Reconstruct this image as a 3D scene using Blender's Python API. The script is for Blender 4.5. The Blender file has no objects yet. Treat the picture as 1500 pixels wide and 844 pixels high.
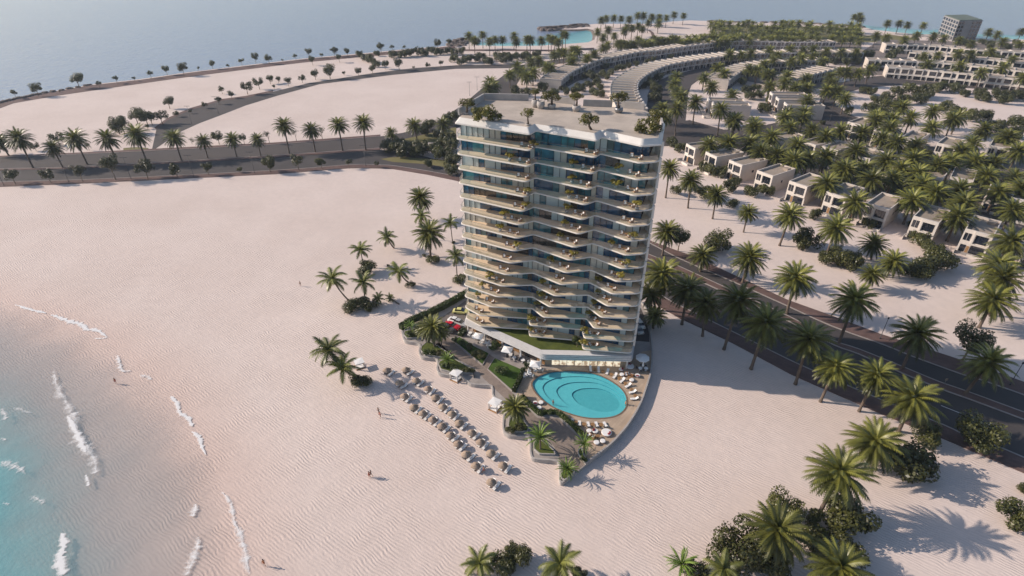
import bpy, bmesh, math, random
from mathutils import Vector, Matrix
from math import radians as R, sin, cos, pi, hypot, atan2
random.seed(7)
sc = bpy.context.scene
COL = sc.collection
# ------------------------------------------------------------------ survey
# The place was surveyed from the photograph: camera height, tilt and lens
# give every ground point its position in metres.
H, F, TH = 85.0, 828.0, R(32)
ST, CT = sin(TH), cos(TH)
def g(px, py, z=0.0):
    dx = (px-750)/F; dy = (py-422)/F
    t = (z-H)/(-ST-dy*CT)
    return (dx*t, (CT-dy*ST)*t)
def G(pts, z=0.0): return [g(x, y, z) for x, y in pts]
def height_at(bx, by, tx, ty):
    """height of a vertical thing standing at (bx,by) whose top shows at ty"""
    N, y0 = 1747.0, -95.4
    return H*(by-ty)/(N-ty)*(N-y0)/(by-y0)
def Z(ox, oy, s, pts): return [(ox+x/s, oy+y/s) for x, y in pts]

# ------------------------------------------------------------------ materials
MATS = {}
def nodes(name):
    m = bpy.data.materials.new(name); m.use_nodes = True
    nt = m.node_tree; nt.nodes.clear()
    out = nt.nodes.new('ShaderNodeOutputMaterial')
    MATS[name] = m
    return m, nt, out
def N(nt, t, **kw):
    n = nt.nodes.new(t)
    for k, v in kw.items():
        if k in n.inputs: n.inputs[k].default_value = v
        else: setattr(n, k, v)
    return n
def L(nt, a, b): nt.links.new(a, b)
def ramp(nt, fac, stops, interp='LINEAR'):
    r = nt.nodes.new('ShaderNodeValToRGB'); cr = r.color_ramp; cr.interpolation = interp
    while len(cr.elements) < len(stops): cr.elements.new(0.5)
    for e, (p, c) in zip(cr.elements, stops):
        e.position = p; e.color = (c[0], c[1], c[2], 1) if len(c) == 3 else c
    if fac is not None: L(nt, fac, r.inputs[0])
    return r
def mix(nt, fac, a, b, blend='MIX'):
    n = nt.nodes.new('ShaderNodeMix'); n.data_type = 'RGBA'; n.blend_type = blend
    for s, v in ((n.inputs[0], fac), (n.inputs[6], a), (n.inputs[7], b)):
        if hasattr(v, 'is_output'): L(nt, v, s)
        elif isinstance(v, (int, float)): s.default_value = v
        else: s.default_value = (v[0], v[1], v[2], 1)
    return n.outputs[2]
def surf(name, c1, c2=None, scale=3.0, rough=0.7, bump=0.0, bscale=20.0, spec=0.3, metal=0.0, coord='Object', rnd=0.0, detail=4):
    """plain procedural surface: two-tone noise, optional bump and per object tint"""
    m, nt, out = nodes(name)
    b = N(nt, 'ShaderNodeBsdfPrincipled', Roughness=rough, Metallic=metal)
    b.inputs['Specular IOR Level'].default_value = spec
    tc = N(nt, 'ShaderNodeTexCoord')
    if c2 is None: c2 = tuple(v*0.82 for v in c1)
    nz = N(nt, 'ShaderNodeTexNoise', Scale=scale, Detail=detail)
    L(nt, tc.outputs[coord], nz.inputs['Vector'])
    r = ramp(nt, nz.outputs['Fac'], [(0.3, c2), (0.7, c1)])
    col = r.outputs[0]
    if rnd:
        oi = N(nt, 'ShaderNodeObjectInfo')
        hs = N(nt, 'ShaderNodeHueSaturation')
        mp = N(nt, 'ShaderNodeMapRange'); mp.inputs['To Min'].default_value = 1-rnd; mp.inputs['To Max'].default_value = 1+rnd
        L(nt, oi.outputs['Random'], mp.inputs['Value']); L(nt, mp.outputs[0], hs.inputs['Value'])
        mp2 = N(nt, 'ShaderNodeMapRange'); mp2.inputs['To Min'].default_value = 0.5-rnd*0.06; mp2.inputs['To Max'].default_value = 0.5+rnd*0.06
        wn = N(nt, 'ShaderNodeMath', operation='FRACT'); mu = N(nt, 'ShaderNodeMath', operation='MULTIPLY'); mu.inputs[1].default_value = 7.31
        L(nt, oi.outputs['Random'], mu.inputs[0]); L(nt, mu.outputs[0], wn.inputs[0]); L(nt, wn.outputs[0], mp2.inputs['Value']); L(nt, mp2.outputs[0], hs.inputs['Hue'])
        L(nt, col, hs.inputs['Color']); col = hs.outputs[0]
    L(nt, col, b.inputs['Base Color'])
    if bump:
        n2 = N(nt, 'ShaderNodeTexNoise', Scale=bscale, Detail=5.0)
        L(nt, tc.outputs[coord], n2.inputs['Vector'])
        bp = N(nt, 'ShaderNodeBump', Strength=bump, Distance=0.05)
        L(nt, n2.outputs['Fac'], bp.inputs['Height']); L(nt, bp.outputs[0], b.inputs['Normal'])
    L(nt, b.outputs[0], out.inputs[0])
    return m
def leafmat(name, c_dark, c_light, rnd=0.25, trans=0.22):
    m, nt, out = nodes(name)
    b = N(nt, 'ShaderNodeBsdfPrincipled', Roughness=0.42); b.inputs['Specular IOR Level'].default_value = 0.5
    at = N(nt, 'ShaderNodeAttribute', attribute_name='tone')
    tc = N(nt, 'ShaderNodeTexCoord'); nz = N(nt, 'ShaderNodeTexNoise', Scale=1.3, Detail=3.0)
    L(nt, tc.outputs['Object'], nz.inputs['Vector'])
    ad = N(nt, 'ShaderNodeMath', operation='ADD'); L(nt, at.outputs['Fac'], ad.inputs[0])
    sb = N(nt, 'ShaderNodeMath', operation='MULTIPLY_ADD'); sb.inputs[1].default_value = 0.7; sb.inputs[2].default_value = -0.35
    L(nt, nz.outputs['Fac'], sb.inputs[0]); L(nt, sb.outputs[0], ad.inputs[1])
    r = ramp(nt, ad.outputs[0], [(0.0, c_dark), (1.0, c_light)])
    oi = N(nt, 'ShaderNodeObjectInfo'); hs = N(nt, 'ShaderNodeHueSaturation')
    mp = N(nt, 'ShaderNodeMapRange'); mp.inputs['To Min'].default_value = 1-rnd; mp.inputs['To Max'].default_value = 1+rnd
    L(nt, oi.outputs['Random'], mp.inputs['Value']); L(nt, mp.outputs[0], hs.inputs['Value'])
    L(nt, r.outputs[0], hs.inputs['Color']); L(nt, hs.outputs[0], b.inputs['Base Color'])
    tr = N(nt, 'ShaderNodeBsdfTranslucent'); L(nt, hs.outputs[0], tr.inputs['Color'])
    mx = N(nt, 'ShaderNodeMixShader'); mx.inputs[0].default_value = trans
    L(nt, b.outputs[0], mx.inputs[1]); L(nt, tr.outputs[0], mx.inputs[2]); L(nt, mx.outputs[0], out.inputs[0])
    return m

def sand_material():
    m, nt, out = nodes('sand')
    b = N(nt, 'ShaderNodeBsdfPrincipled', Roughness=0.9); b.inputs['Specular IOR Level'].default_value = 0.15
    tc = N(nt, 'ShaderNodeTexCoord')
    big = N(nt, 'ShaderNodeTexNoise', Scale=0.03, Detail=6.0, Roughness=0.6); L(nt, tc.outputs['Object'], big.inputs['Vector'])
    sm = N(nt, 'ShaderNodeTexNoise', Scale=0.5, Detail=8.0, Roughness=0.7); L(nt, tc.outputs['Object'], sm.inputs['Vector'])
    c = ramp(nt, big.outputs['Fac'], [(0.3, SAND_A), (0.7, SAND_B)])
    c2 = ramp(nt, sm.outputs['Fac'], [(0.3, (0.93, 0.93, 0.93)), (0.7, (1.04, 1.03, 1.02))])
    col = mix(nt, 1.0, c.outputs[0], c2.outputs[0], 'MULTIPLY')
    wet = N(nt, 'ShaderNodeAttribute', attribute_name='wet')
    wr = ramp(nt, wet.outputs['Fac'], [(0.0, (1, 1, 1)), (0.22, (0.99, 0.965, 0.955)), (0.45, (0.95, 0.895, 0.875)), (0.62, (0.90, 0.85, 0.83)), (1.0, (0.84, 0.82, 0.81))])
    col = mix(nt, 1.0, col, wr.outputs[0], 'MULTIPLY')
    L(nt, col, b.inputs['Base Color'])
    # wind ripples: distorted bands, two crossing scales
    mp = N(nt, 'ShaderNodeMapping'); mp.inputs['Rotation'].default_value = (0, 0, R(34)); L(nt, tc.outputs['Object'], mp.inputs['Vector'])
    wv = N(nt, 'ShaderNodeTexWave', Scale=0.56, Distortion=9.0, Detail=2.5); wv.inputs['Detail Scale'].default_value = 0.55
    wv.bands_direction = 'Y'; L(nt, mp.outputs[0], wv.inputs['Vector'])
    wv2 = N(nt, 'ShaderNodeTexWave', Scale=0.30, Distortion=11.0, Detail=2.5); wv2.inputs['Detail Scale'].default_value = 0.6
    wv2.bands_direction = 'Y'; L(nt, mp.outputs[0], wv2.inputs['Vector'])
    n1 = N(nt, 'ShaderNodeTexNoise', Scale=0.11, Detail=3.0); L(nt, tc.outputs['Object'], n1.inputs['Vector'])
    msk = ramp(nt, n1.outputs['Fac'], [(0.36, (0.18, 0.18, 0.18)), (0.64, (1, 1, 1))])
    m1 = N(nt, 'ShaderNodeMath', operation='MULTIPLY'); L(nt, wv.outputs['Fac'], m1.inputs[0]); L(nt, msk.outputs[0], m1.inputs[1])
    m2 = N(nt, 'ShaderNodeMath', operation='MULTIPLY_ADD'); m2.inputs[1].default_value = 0.22; L(nt, wv2.outputs['Fac'], m2.inputs[0]); L(nt, m1.outputs[0], m2.inputs[2])
    m3 = N(nt, 'ShaderNodeMath', operation='MULTIPLY_ADD'); m3.inputs[1].default_value = 1.0; L(nt, sm.outputs['Fac'], m3.inputs[0]); L(nt, m2.outputs[0], m3.inputs[2])
    bp = N(nt, 'ShaderNodeBump', Strength=RIPPLE, Distance=0.07); L(nt, m3.outputs[0], bp.inputs['Height']); L(nt, bp.outputs[0], b.inputs['Normal'])
    L(nt, b.outputs[0], out.inputs[0])
    return m
SAND_A = (0.60, 0.50, 0.45); SAND_B = (0.68, 0.58, 0.53); RIPPLE = 0.75
sand_material()

def water_bump(nt, scales, strength, dist=0.1):
    tc = N(nt, 'ShaderNodeTexCoord'); prev = None
    for s, w in scales:
        n = N(nt, 'ShaderNodeTexNoise', Scale=s, Detail=3.0); L(nt, tc.outputs['Object'], n.inputs['Vector'])
        mu = N(nt, 'ShaderNodeMath', operation='MULTIPLY_ADD'); mu.inputs[1].default_value = w; mu.inputs[2].default_value = 0
        L(nt, n.outputs['Fac'], mu.inputs[0])
        if prev is not None: L(nt, prev, mu.inputs[2])
        prev = mu.outputs[0]
    bp = N(nt, 'ShaderNodeBump', Strength=strength, Distance=dist); L(nt, prev, bp.inputs['Height'])
    return bp
def sea_material():
    m, nt, out = nodes('sea_water')
    b = N(nt, 'ShaderNodeBsdfPrincipled', Roughness=0.16, IOR=1.33)
    at = N(nt, 'ShaderNodeAttribute', attribute_name='shallow')
    r = ramp(nt, at.outputs['Fac'], [(0.0, (0.195, 0.240, 0.335)), (0.5, (0.06, 0.26, 0.30)), (0.9, (0.18, 0.46, 0.47)), (1.0, (0.36, 0.52, 0.50))])
    L(nt, r.outputs[0], b.inputs['Base Color'])
    bp = water_bump(nt, [(0.10, 1.2), (0.4, 1.0), (1.3, 0.5)], 0.55, 0.6); L(nt, bp.outputs[0], b.inputs['Normal'])
    L(nt, b.outputs[0], out.inputs[0])
def bay_material():
    m, nt, out = nodes('bay_water')
    at = N(nt, 'ShaderNodeAttribute', attribute_name='deep')   # distance from the waterline / 60 m
    tc = N(nt, 'ShaderNodeTexCoord'); nz = N(nt, 'ShaderNodeTexNoise', Scale=0.09, Detail=5.0); L(nt, tc.outputs['Object'], nz.inputs['Vector'])
    ad = N(nt, 'ShaderNodeMath', operation='MULTIPLY_ADD'); ad.inputs[1].default_value = 0.22; L(nt, nz.outputs['Fac'], ad.inputs[0])
    sb = N(nt, 'ShaderNodeMath', operation='SUBTRACT'); sb.inputs[1].default_value = 0.11; L(nt, at.outputs['Fac'], sb.inputs[0]); L(nt, sb.outputs[0], ad.inputs[2])
    col = ramp(nt, ad.outputs[0], [(0.05, (0.36, 0.38, 0.40)), (0.28, (0.28, 0.36, 0.39)), (0.48, (0.19, 0.42, 0.45)), (0.70, (0.065, 0.40, 0.44)), (1.0, (0.035, 0.28, 0.32))])
    al = ramp(nt, ad.outputs[0], [(0.0, (0.0, 0, 0)), (0.12, (0.22, 0, 0)), (0.35, (0.45, 0, 0)), (0.6, (0.84, 0, 0)), (0.8, (0.96, 0, 0))])
    b = N(nt, 'ShaderNodeBsdfPrincipled', Roughness=0.12, IOR=1.33); L(nt, col.outputs[0], b.inputs['Base Color'])
    bp = water_bump(nt, [(0.22, 1.0), (0.8, 0.6), (2.2, 0.3)], 0.5, 0.25); L(nt, bp.outputs[0], b.inputs['Normal'])
    tr = N(nt, 'ShaderNodeBsdfTransparent'); mx = N(nt, 'ShaderNodeMixShader')
    sp = N(nt, 'ShaderNodeSeparateColor'); L(nt, al.outputs[0], sp.inputs[0]); L(nt, sp.outputs[0], mx.inputs[0])
    L(nt, tr.outputs[0], mx.inputs[1]); L(nt, b.outputs[0], mx.inputs[2]); L(nt, mx.outputs[0], out.inputs[0])
def foam_material():
    m, nt, out = nodes('foam')
    at = N(nt, 'ShaderNodeAttribute', attribute_name='edge')
    tc = N(nt, 'ShaderNodeTexCoord'); nz = N(nt, 'ShaderNodeTexNoise', Scale=1.6, Detail=10.0, Roughness=0.85); nz.inputs['Distortion'].default_value = 1.2
    L(nt, tc.outputs['Object'], nz.inputs['Vector'])
    ad = N(nt, 'ShaderNodeMath', operation='ADD'); L(nt, nz.outputs['Fac'], ad.inputs[0]); L(nt, at.outputs['Fac'], ad.inputs[1])
    r = ramp(nt, ad.outputs[0], [(0.70, (0, 0, 0)), (1.02, (0.85, 0.85, 0.85))])
    d = N(nt, 'ShaderNodeBsdfPrincipled', Roughness=0.8); d.inputs['Base Color'].default_value = (0.80, 0.80, 0.80, 1)
    tr = N(nt, 'ShaderNodeBsdfTransparent'); mx = N(nt, 'ShaderNodeMixShader'); L(nt, r.outputs[0], mx.inputs[0])
    L(nt, tr.outputs[0], mx.inputs[1]); L(nt, d.outputs[0], mx.inputs[2]); L(nt, mx.outputs[0], out.inputs[0])
def glassy(name, tint, alpha, rough=0.03):
    """clear sheet: mostly see-through, with a fresnel reflection"""
    m, nt, out = nodes(name)
    tr = N(nt, 'ShaderNodeBsdfTransparent'); tr.inputs[0].default_value = (*tint, 1)
    gl = N(nt, 'ShaderNodeBsdfGlossy', Roughness=rough)
    lw = N(nt, 'ShaderNodeLayerWeight', Blend=0.28)
    mr = N(nt, 'ShaderNodeMapRange'); mr.inputs['To Min'].default_value = alpha; mr.inputs['To Max'].default_value = 0.6
    L(nt, lw.outputs['Facing'], mr.inputs['Value'])
    mx = N(nt, 'ShaderNodeMixShader'); L(nt, mr.outputs[0], mx.inputs[0]); L(nt, tr.outputs[0], mx.inputs[1]); L(nt, gl.outputs[0], mx.inputs[2]); L(nt, mx.outputs[0], out.inputs[0])
def pane(name, base, rough=0.05, spec=0.9):
    m, nt, out = nodes(name)
    b = N(nt, 'ShaderNodeBsdfPrincipled', Roughness=rough, IOR=1.6); b.inputs['Specular IOR Level'].default_value = spec
    tc = N(nt, 'ShaderNodeTexCoord'); nz = N(nt, 'ShaderNodeTexNoise', Scale=0.6, Detail=2.0); L(nt, tc.outputs['Object'], nz.inputs['Vector'])
    r = ramp(nt, nz.outputs['Fac'], [(0.35, tuple(v*0.6 for v in base)), (0.65, tuple(v*1.3 for v in base))])
    L(nt, r.outputs[0], b.inputs['Base Color']); L(nt, b.outputs[0], out.inputs[0])
def curtain(name, base):
    m, nt, out = nodes(name)
    b = N(nt, 'ShaderNodeBsdfPrincipled', Roughness=0.06, IOR=1.5)
    tc = N(nt, 'ShaderNodeTexCoord'); w = N(nt, 'ShaderNodeTexWave', Scale=1.6, Distortion=1.5); L(nt, tc.outputs['Object'], w.inputs['Vector'])
    r = ramp(nt, w.outputs['Fac'], [(0.0, tuple(v*0.7 for v in base)), (1.0, base)])
    L(nt, r.outputs[0], b.inputs['Base Color']); L(nt, b.outputs[0], out.inputs[0])
def pavers(name, c1, c2, mortar, scale=1.0, rot=0.0, rough=0.8, bw=0.6, rh=0.3):
    m, nt, out = nodes(name)
    b = N(nt, 'ShaderNodeBsdfPrincipled', Roughness=rough); b.inputs['Specular IOR Level'].default_value = 0.25
    tc = N(nt, 'ShaderNodeTexCoord'); mp = N(nt, 'ShaderNodeMapping'); mp.inputs['Rotation'].default_value = (0, 0, rot); L(nt, tc.outputs['Object'], mp.inputs['Vector'])
    br = N(nt, 'ShaderNodeTexBrick', Scale=scale); br.inputs['Color1'].default_value = (*c1, 1); br.inputs['Color2'].default_value = (*c2, 1); br.inputs['Mortar'].default_value = (*mortar, 1)
    br.inputs['Mortar Size'].default_value = 0.012; br.inputs['Brick Width'].default_value = bw; br.inputs['Row Height'].default_value = rh
    L(nt, mp.outputs[0], br.inputs['Vector'])
    nz = N(nt, 'ShaderNodeTexNoise', Scale=0.25, Detail=6.0); L(nt, tc.outputs['Object'], nz.inputs['Vector'])
    c2_ = ramp(nt, nz.outputs['Fac'], [(0.3, (0.82, 0.82, 0.82)), (0.7, (1.1, 1.1, 1.1))])
    L(nt, mix(nt, 1.0, br.outputs['Color'], c2_.outputs[0], 'MULTIPLY'), b.inputs['Base Color']); L(nt, b.outputs[0], out.inputs[0])
def emit(name, c, s, dark):
    m, nt, out = nodes(name)
    tc = N(nt, 'ShaderNodeTexCoord'); nz = N(nt, 'ShaderNodeTexNoise', Scale=1.1, Detail=3.0); L(nt, tc.outputs['Object'], nz.inputs['Vector'])
    r = ramp(nt, nz.outputs['Fac'], [(0.38, dark), (0.55, c)])
    b = N(nt, 'ShaderNodeBsdfPrincipled', Roughness=0.1); L(nt, r.outputs[0], b.inputs['Base Color'])
    L(nt, r.outputs[0], b.inputs['Emission Color']); b.inputs['Emission Strength'].default_value = s; L(nt, b.outputs[0], out.inputs[0])

sea_material(); bay_material(); foam_material()
glassy('balustrade_glass', (0.86, 0.92, 0.93), 0.07)
pane('glass_dark', (0.016, 0.065, 0.135)); pane('glass_teal', (0.04, 0.15, 0.19)); pane('glass_brown', (0.05, 0.045, 0.042))
curtain('glass_curtain', (0.50, 0.58, 0.60)); curtain('glass_curtain_warm', (0.56, 0.55, 0.50))
pane('house_glass', (0.012, 0.016, 0.026)); pane('car_glass', (0.01, 0.012, 0.015))
emit('lit_interior', (1.0, 0.86, 0.64), 0.55, (0.42, 0.29, 0.18))
surf('white_render', (0.66, 0.63, 0.60), (0.58, 0.555, 0.53), 0.7, 0.6)
surf('white_paint', (0.66, 0.62, 0.58), (0.60, 0.565, 0.53), 2.0, 0.45)
surf('fascia_slats', (0.62, 0.61, 0.61), (0.55, 0.54, 0.54), 1.0, 0.6)
surf('balcony_tile', (0.74, 0.58, 0.42), (0.66, 0.51, 0.36), 1.2, 0.6)
surf('soffit', (0.68, 0.64, 0.60), None, 1, 0.8)
pavers('roof_pavers', (0.50, 0.43, 0.365), (0.455, 0.39, 0.335), (0.36, 0.31, 0.27), 1.0, R(20), 0.8, 2.4, 0.5)
surf('concrete', (0.42, 0.39, 0.37), (0.33, 0.31, 0.30), 0.8, 0.85, 0.2, 8)
surf('dark_metal', (0.05, 0.05, 0.055), None, 2, 0.4, metal=0.4)
surf('grey_metal', (0.25, 0.25, 0.26), None, 2, 0.4, metal=0.6)
surf('wood_warm', (0.36, 0.21, 0.10), (0.24, 0.13, 0.06), 3, 0.6)
surf('stone_warm', (0.50, 0.40, 0.29), (0.40, 0.31, 0.22), 1.2, 0.7)
surf('asphalt', (0.078, 0.068, 0.066), (0.058, 0.052, 0.053), 0.12, 0.85, 0.1, 30, detail=8)
surf('asphalt_light', (0.082, 0.070, 0.066), (0.064, 0.055, 0.054), 0.05, 0.85, detail=8)
surf('kerb_stone', (0.34, 0.30, 0.28), (0.28, 0.25, 0.24), 1, 0.8)
surf('line_paint', (0.72, 0.71, 0.70), (0.6, 0.6, 0.6), 2, 0.7)
pavers('brick_pavement', (0.155, 0.098, 0.085), (0.125, 0.080, 0.072), (0.09, 0.065, 0.06), 1.0, R(25), 0.85, 1.2, 0.6)
pavers('walk_pavers', (0.27, 0.215, 0.18), (0.225, 0.18, 0.155), (0.16, 0.135, 0.12), 1.0, R(-38), 0.85, 0.9, 0.45)
pavers('light_pavers', (0.36, 0.32, 0.295), (0.32, 0.285, 0.265), (0.24, 0.215, 0.20), 1.0, R(-38), 0.85, 1.6, 0.8)
pavers('deck_pavers', (0.46, 0.36, 0.27), (0.40, 0.31, 0.235), (0.29, 0.225, 0.17), 1.0, R(-50), 0.75, 2.2, 0.55)
surf('drive_asphalt', (0.17, 0.145, 0.13), (0.13, 0.115, 0.105), 0.4, 0.85)
surf('block_paving', (0.20, 0.165, 0.15), (0.155, 0.13, 0.12), 0.08, 0.85, detail=8)
surf('villa_wall', (0.52, 0.46, 0.41), (0.46, 0.405, 0.36), 0.5, 0.75, rnd=0.05)
surf('villa_front', (0.62, 0.57, 0.52), (0.56, 0.51, 0.47), 0.6, 0.7, rnd=0.04)
surf('terrace_front_shade', (0.44, 0.415, 0.40), (0.38, 0.36, 0.35), 0.6, 0.7, rnd=0.06)  # villa front colour darkened, shade of the terrace fronts put into the base
surf('villa_roof', (0.33, 0.275, 0.22), (0.26, 0.215, 0.175), 0.35, 0.9, rnd=0.08, detail=8)
surf('grey_block', (0.27, 0.26, 0.26), (0.22, 0.215, 0.22), 0.2, 0.8); surf('grey_roof', (0.13, 0.16, 0.13), (0.10, 0.12, 0.10), 0.3, 0.9)
surf('rock', (0.20, 0.16, 0.14), (0.08, 0.065, 0.06), 0.25, 0.95, 1.0, 0.6, detail=8)
surf('lawn', (0.095, 0.115, 0.022), (0.055, 0.075, 0.014), 0.7, 0.9, 0.6, 14, detail=9)
surf('lawn_green', (0.060, 0.110, 0.016), (0.038, 0.075, 0.012), 0.6, 0.9, 0.6, 14, detail=9)
surf('verge_grass', (0.20, 0.17, 0.075), (0.12, 0.12, 0.045), 0.12, 0.95, 0.6, 3, detail=9)
surf('soil', (0.10, 0.075, 0.05), None, 1, 0.95)
surf('pool_tile', (0.20, 0.47, 0.51), (0.175, 0.425, 0.47), 1.0, 0.4)
surf('pool_step', (0.27, 0.56, 0.60), (0.235, 0.51, 0.56), 1.0, 0.4)
surf('pool_riser', (0.09, 0.33, 0.40), None, 1.0, 0.4)
surf('pool_coping', (0.22, 0.15, 0.10), (0.16, 0.11, 0.08), 2, 0.6)
surf('straw', (0.38, 0.29, 0.225), (0.26, 0.195, 0.15), 6, 0.95, 0.8, 30, rnd=0.1)
surf('cushion_white', (0.78, 0.77, 0.76), (0.72, 0.71, 0.70), 4, 0.8)
surf('fabric_dark', (0.09, 0.09, 0.10), None, 3, 0.8)
surf('rattan', (0.30, 0.16, 0.08), (0.20, 0.10, 0.05), 8, 0.7)
surf('cushion_red', (0.30, 0.04, 0.05), None, 3, 0.8)
surf('skin', (0.42, 0.23, 0.15), None, 3, 0.55); surf('hair', (0.03, 0.02, 0.015), None, 3, 0.5)
surf('swim_red', (0.45, 0.03, 0.03), None, 3, 0.7); surf('swim_dark', (0.03, 0.03, 0.05), None, 3, 0.7); surf('swim_orange', (0.55, 0.16, 0.04), None, 3, 0.7)
surf('paint_red', (0.55, 0.012, 0.02), None, 1, 0.2, spec=0.6); surf('paint_silver', (0.55, 0.54, 0.52), None, 1, 0.25, metal=0.3)
surf('paint_yellow', (0.62, 0.58, 0.22), None, 1, 0.25, spec=0.6); surf('paint_dark', (0.10, 0.095, 0.095), None, 1, 0.25, spec=0.6); surf('paint_white', (0.78, 0.77, 0.74), None, 1, 0.25, spec=0.6)
surf('rubber', (0.02, 0.02, 0.02), None, 3, 0.8)
surf('bark', (0.17, 0.13, 0.105), (0.09, 0.07, 0.056), 6, 0.95, 0.8, 12)
surf('bark_light', (0.27, 0.21, 0.16), (0.18, 0.135, 0.10), 5, 0.95, 0.6, 12)
surf('dead_frond', (0.30, 0.19, 0.09), (0.20, 0.12, 0.055), 3, 0.9)
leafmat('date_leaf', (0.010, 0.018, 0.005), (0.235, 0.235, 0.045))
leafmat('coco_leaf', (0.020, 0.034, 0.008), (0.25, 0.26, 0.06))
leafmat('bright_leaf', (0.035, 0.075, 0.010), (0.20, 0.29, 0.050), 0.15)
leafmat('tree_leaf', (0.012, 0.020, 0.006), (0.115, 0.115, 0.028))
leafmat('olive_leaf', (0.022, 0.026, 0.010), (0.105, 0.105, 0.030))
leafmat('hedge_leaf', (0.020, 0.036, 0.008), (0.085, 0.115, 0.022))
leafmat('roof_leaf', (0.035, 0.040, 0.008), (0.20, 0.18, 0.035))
leafmat('gold_leaf', (0.09, 0.075, 0.012), (0.38, 0.32, 0.055))

# ------------------------------------------------------------------ mesh builder
class MB:
    def __init__(s): s.v = []; s.f = []; s.m = []; s.attr = {}; s.fattr = []
    def quad(s, a, b, c, d, m=0):
        i = len(s.v); s.v += [a, b, c, d]; s.f.append((i, i+1, i+2, i+3)); s.m.append(m)
    def tri(s, a, b, c, m=0):
        i = len(s.v); s.v += [a, b, c]; s.f.append((i, i+1, i+2)); s.m.append(m)
    def poly(s, pts, m=0):
        i = len(s.v); s.v += list(pts); s.f.append(tuple(range(i, i+len(pts)))); s.m.append(m)
    def box(s, x0, y0, z0, x1, y1, z1, m=0, faces='xXyYzZ'):
        P = [(x0,y0,z0),(x1,y0,z0),(x1,y1,z0),(x0,y1,z0),(x0,y0,z1),(x1,y0,z1),(x1,y1,z1),(x0,y1,z1)]
        i = len(s.v); s.v += P
        for k, f in (('z',(0,3,2,1)),('Z',(4,5,6,7)),('y',(0,1,5,4)),('X',(1,2,6,5)),('Y',(2,3,7,6)),('x',(3,0,4,7))):
            if k in faces: s.f.append(tuple(i+q for q in f)); s.m.append(m)
    def rbox(s, cx, cy, z0, z1, sx, sy, rot=0, m=0):
        c, sn = cos(rot), sin(rot)
        q = [(cx+c*x-sn*y, cy+sn*x+c*y) for x, y in ((-sx/2,-sy/2),(sx/2,-sy/2),(sx/2,sy/2),(-sx/2,sy/2))]
        s.prism(q, z0, z1, m)
    def prism(s, pts, z0, z1, m=0, top=True, bottom=True, mtop=None, mbot=None):
        if area(pts) < 0: pts = pts[::-1]
        n = len(pts); i = len(s.v)
        s.v += [(x, y, z0) for x, y in pts] + [(x, y, z1) for x, y in pts]
        for k in range(n):
            j = (k+1) % n; s.f.append((i+k, i+j, i+n+j, i+n+k)); s.m.append(m)
        if top: s.f.append(tuple(range(i+n, i+2*n))); s.m.append(m if mtop is None else mtop)
        if bottom: s.f.append(tuple(range(i+n-1, i-1, -1))); s.m.append(m if mbot is None else mbot)
    def tube(s, pts, rad, n=8, m=0, cap=True):
        from mathutils import Vector
        P = [Vector(p) for p in pts]
        if isinstance(rad, (int, float)): rad = [rad]*len(P)
        i0 = len(s.v); ref = Vector((0, 0, 1)); prev = None
        for k, p in enumerate(P):
            d = (P[min(k+1, len(P)-1)]-P[max(k-1, 0)]).normalized()
            if prev is None:
                a = d.cross(Vector((1, 0, 0)) if abs(d.x) < 0.8 else Vector((0, 1, 0))).normalized()
            else:
                a = (prev-d*prev.dot(d)).normalized()
            prev = a; b = d.cross(a)
            for q in range(n):
                t = 2*pi*q/n; s.v.append(tuple(p+(a*cos(t)+b*sin(t))*rad[k]))
        for k in range(len(P)-1):
            for q in range(n):
                r = (q+1) % n
                s.f.append((i0+k*n+q, i0+k*n+r, i0+(k+1)*n+r, i0+(k+1)*n+q)); s.m.append(m)
        if cap:
            s.f.append(tuple(i0+q for q in range(n-1, -1, -1))); s.m.append(m)
            e = i0+(len(P)-1)*n; s.f.append(tuple(e+q for q in range(n))); s.m.append(m)
    def lathe(s, prof, n=16, cx=0, cy=0, m=0, sx=1, sy=1):
        i0 = len(s.v)
        for r, z in prof:
            for q in range(n): s.v.append((cx+sx*r*cos(2*pi*q/n), cy+sy*r*sin(2*pi*q/n), z))
        for k in range(len(prof)-1):
            for q in range(n):
                r = (q+1) % n
                s.f.append((i0+k*n+q, i0+k*n+r, i0+(k+1)*n+r, i0+(k+1)*n+q)); s.m.append(m)
        if prof[0][0] > 1e-4: s.f.append(tuple(i0+q for q in range(n-1, -1, -1))); s.m.append(m)
        if prof[-1][0] > 1e-4:
            e = i0+(len(prof)-1)*n; s.f.append(tuple(e+q for q in range(n))); s.m.append(m)
    def mesh(s, name, mats, smooth=False, vattr=None):
        me = bpy.data.meshes.new(name); me.from_pydata(s.v, [], s.f)
        for m in (mats if isinstance(mats, (list, tuple)) else [mats]): me.materials.append(MATS[m] if isinstance(m, str) else m)
        me.polygons.foreach_set('material_index', s.m)
        if smooth: me.polygons.foreach_set('use_smooth', [True]*len(me.polygons))
        for k, vals in (vattr or {}).items():
            a = me.attributes.new(k, 'FLOAT', 'POINT'); a.data.foreach_set('value', vals)
        me.update(); return me
    def obj(s, name, mats, parent=None, smooth=False, vattr=None, loc=(0,0,0)):
        return link(name, s.mesh(name, mats, smooth, vattr), parent, loc)
def area(p): return 0.5*sum(p[i][0]*p[(i+1) % len(p)][1]-p[(i+1) % len(p)][0]*p[i][1] for i in range(len(p)))
def link(name, me, parent=None, loc=(0,0,0), rot=0.0):
    o = bpy.data.objects.new(name, me); COL.objects.link(o); o.location = loc; o.rotation_euler = (0, 0, rot)
    if parent is not None: o.parent = parent
    return o
def tag(o, label, cat, group=None):
    o['label'] = label; o['category'] = cat
    if group: o['group'] = group
    return o
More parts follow.
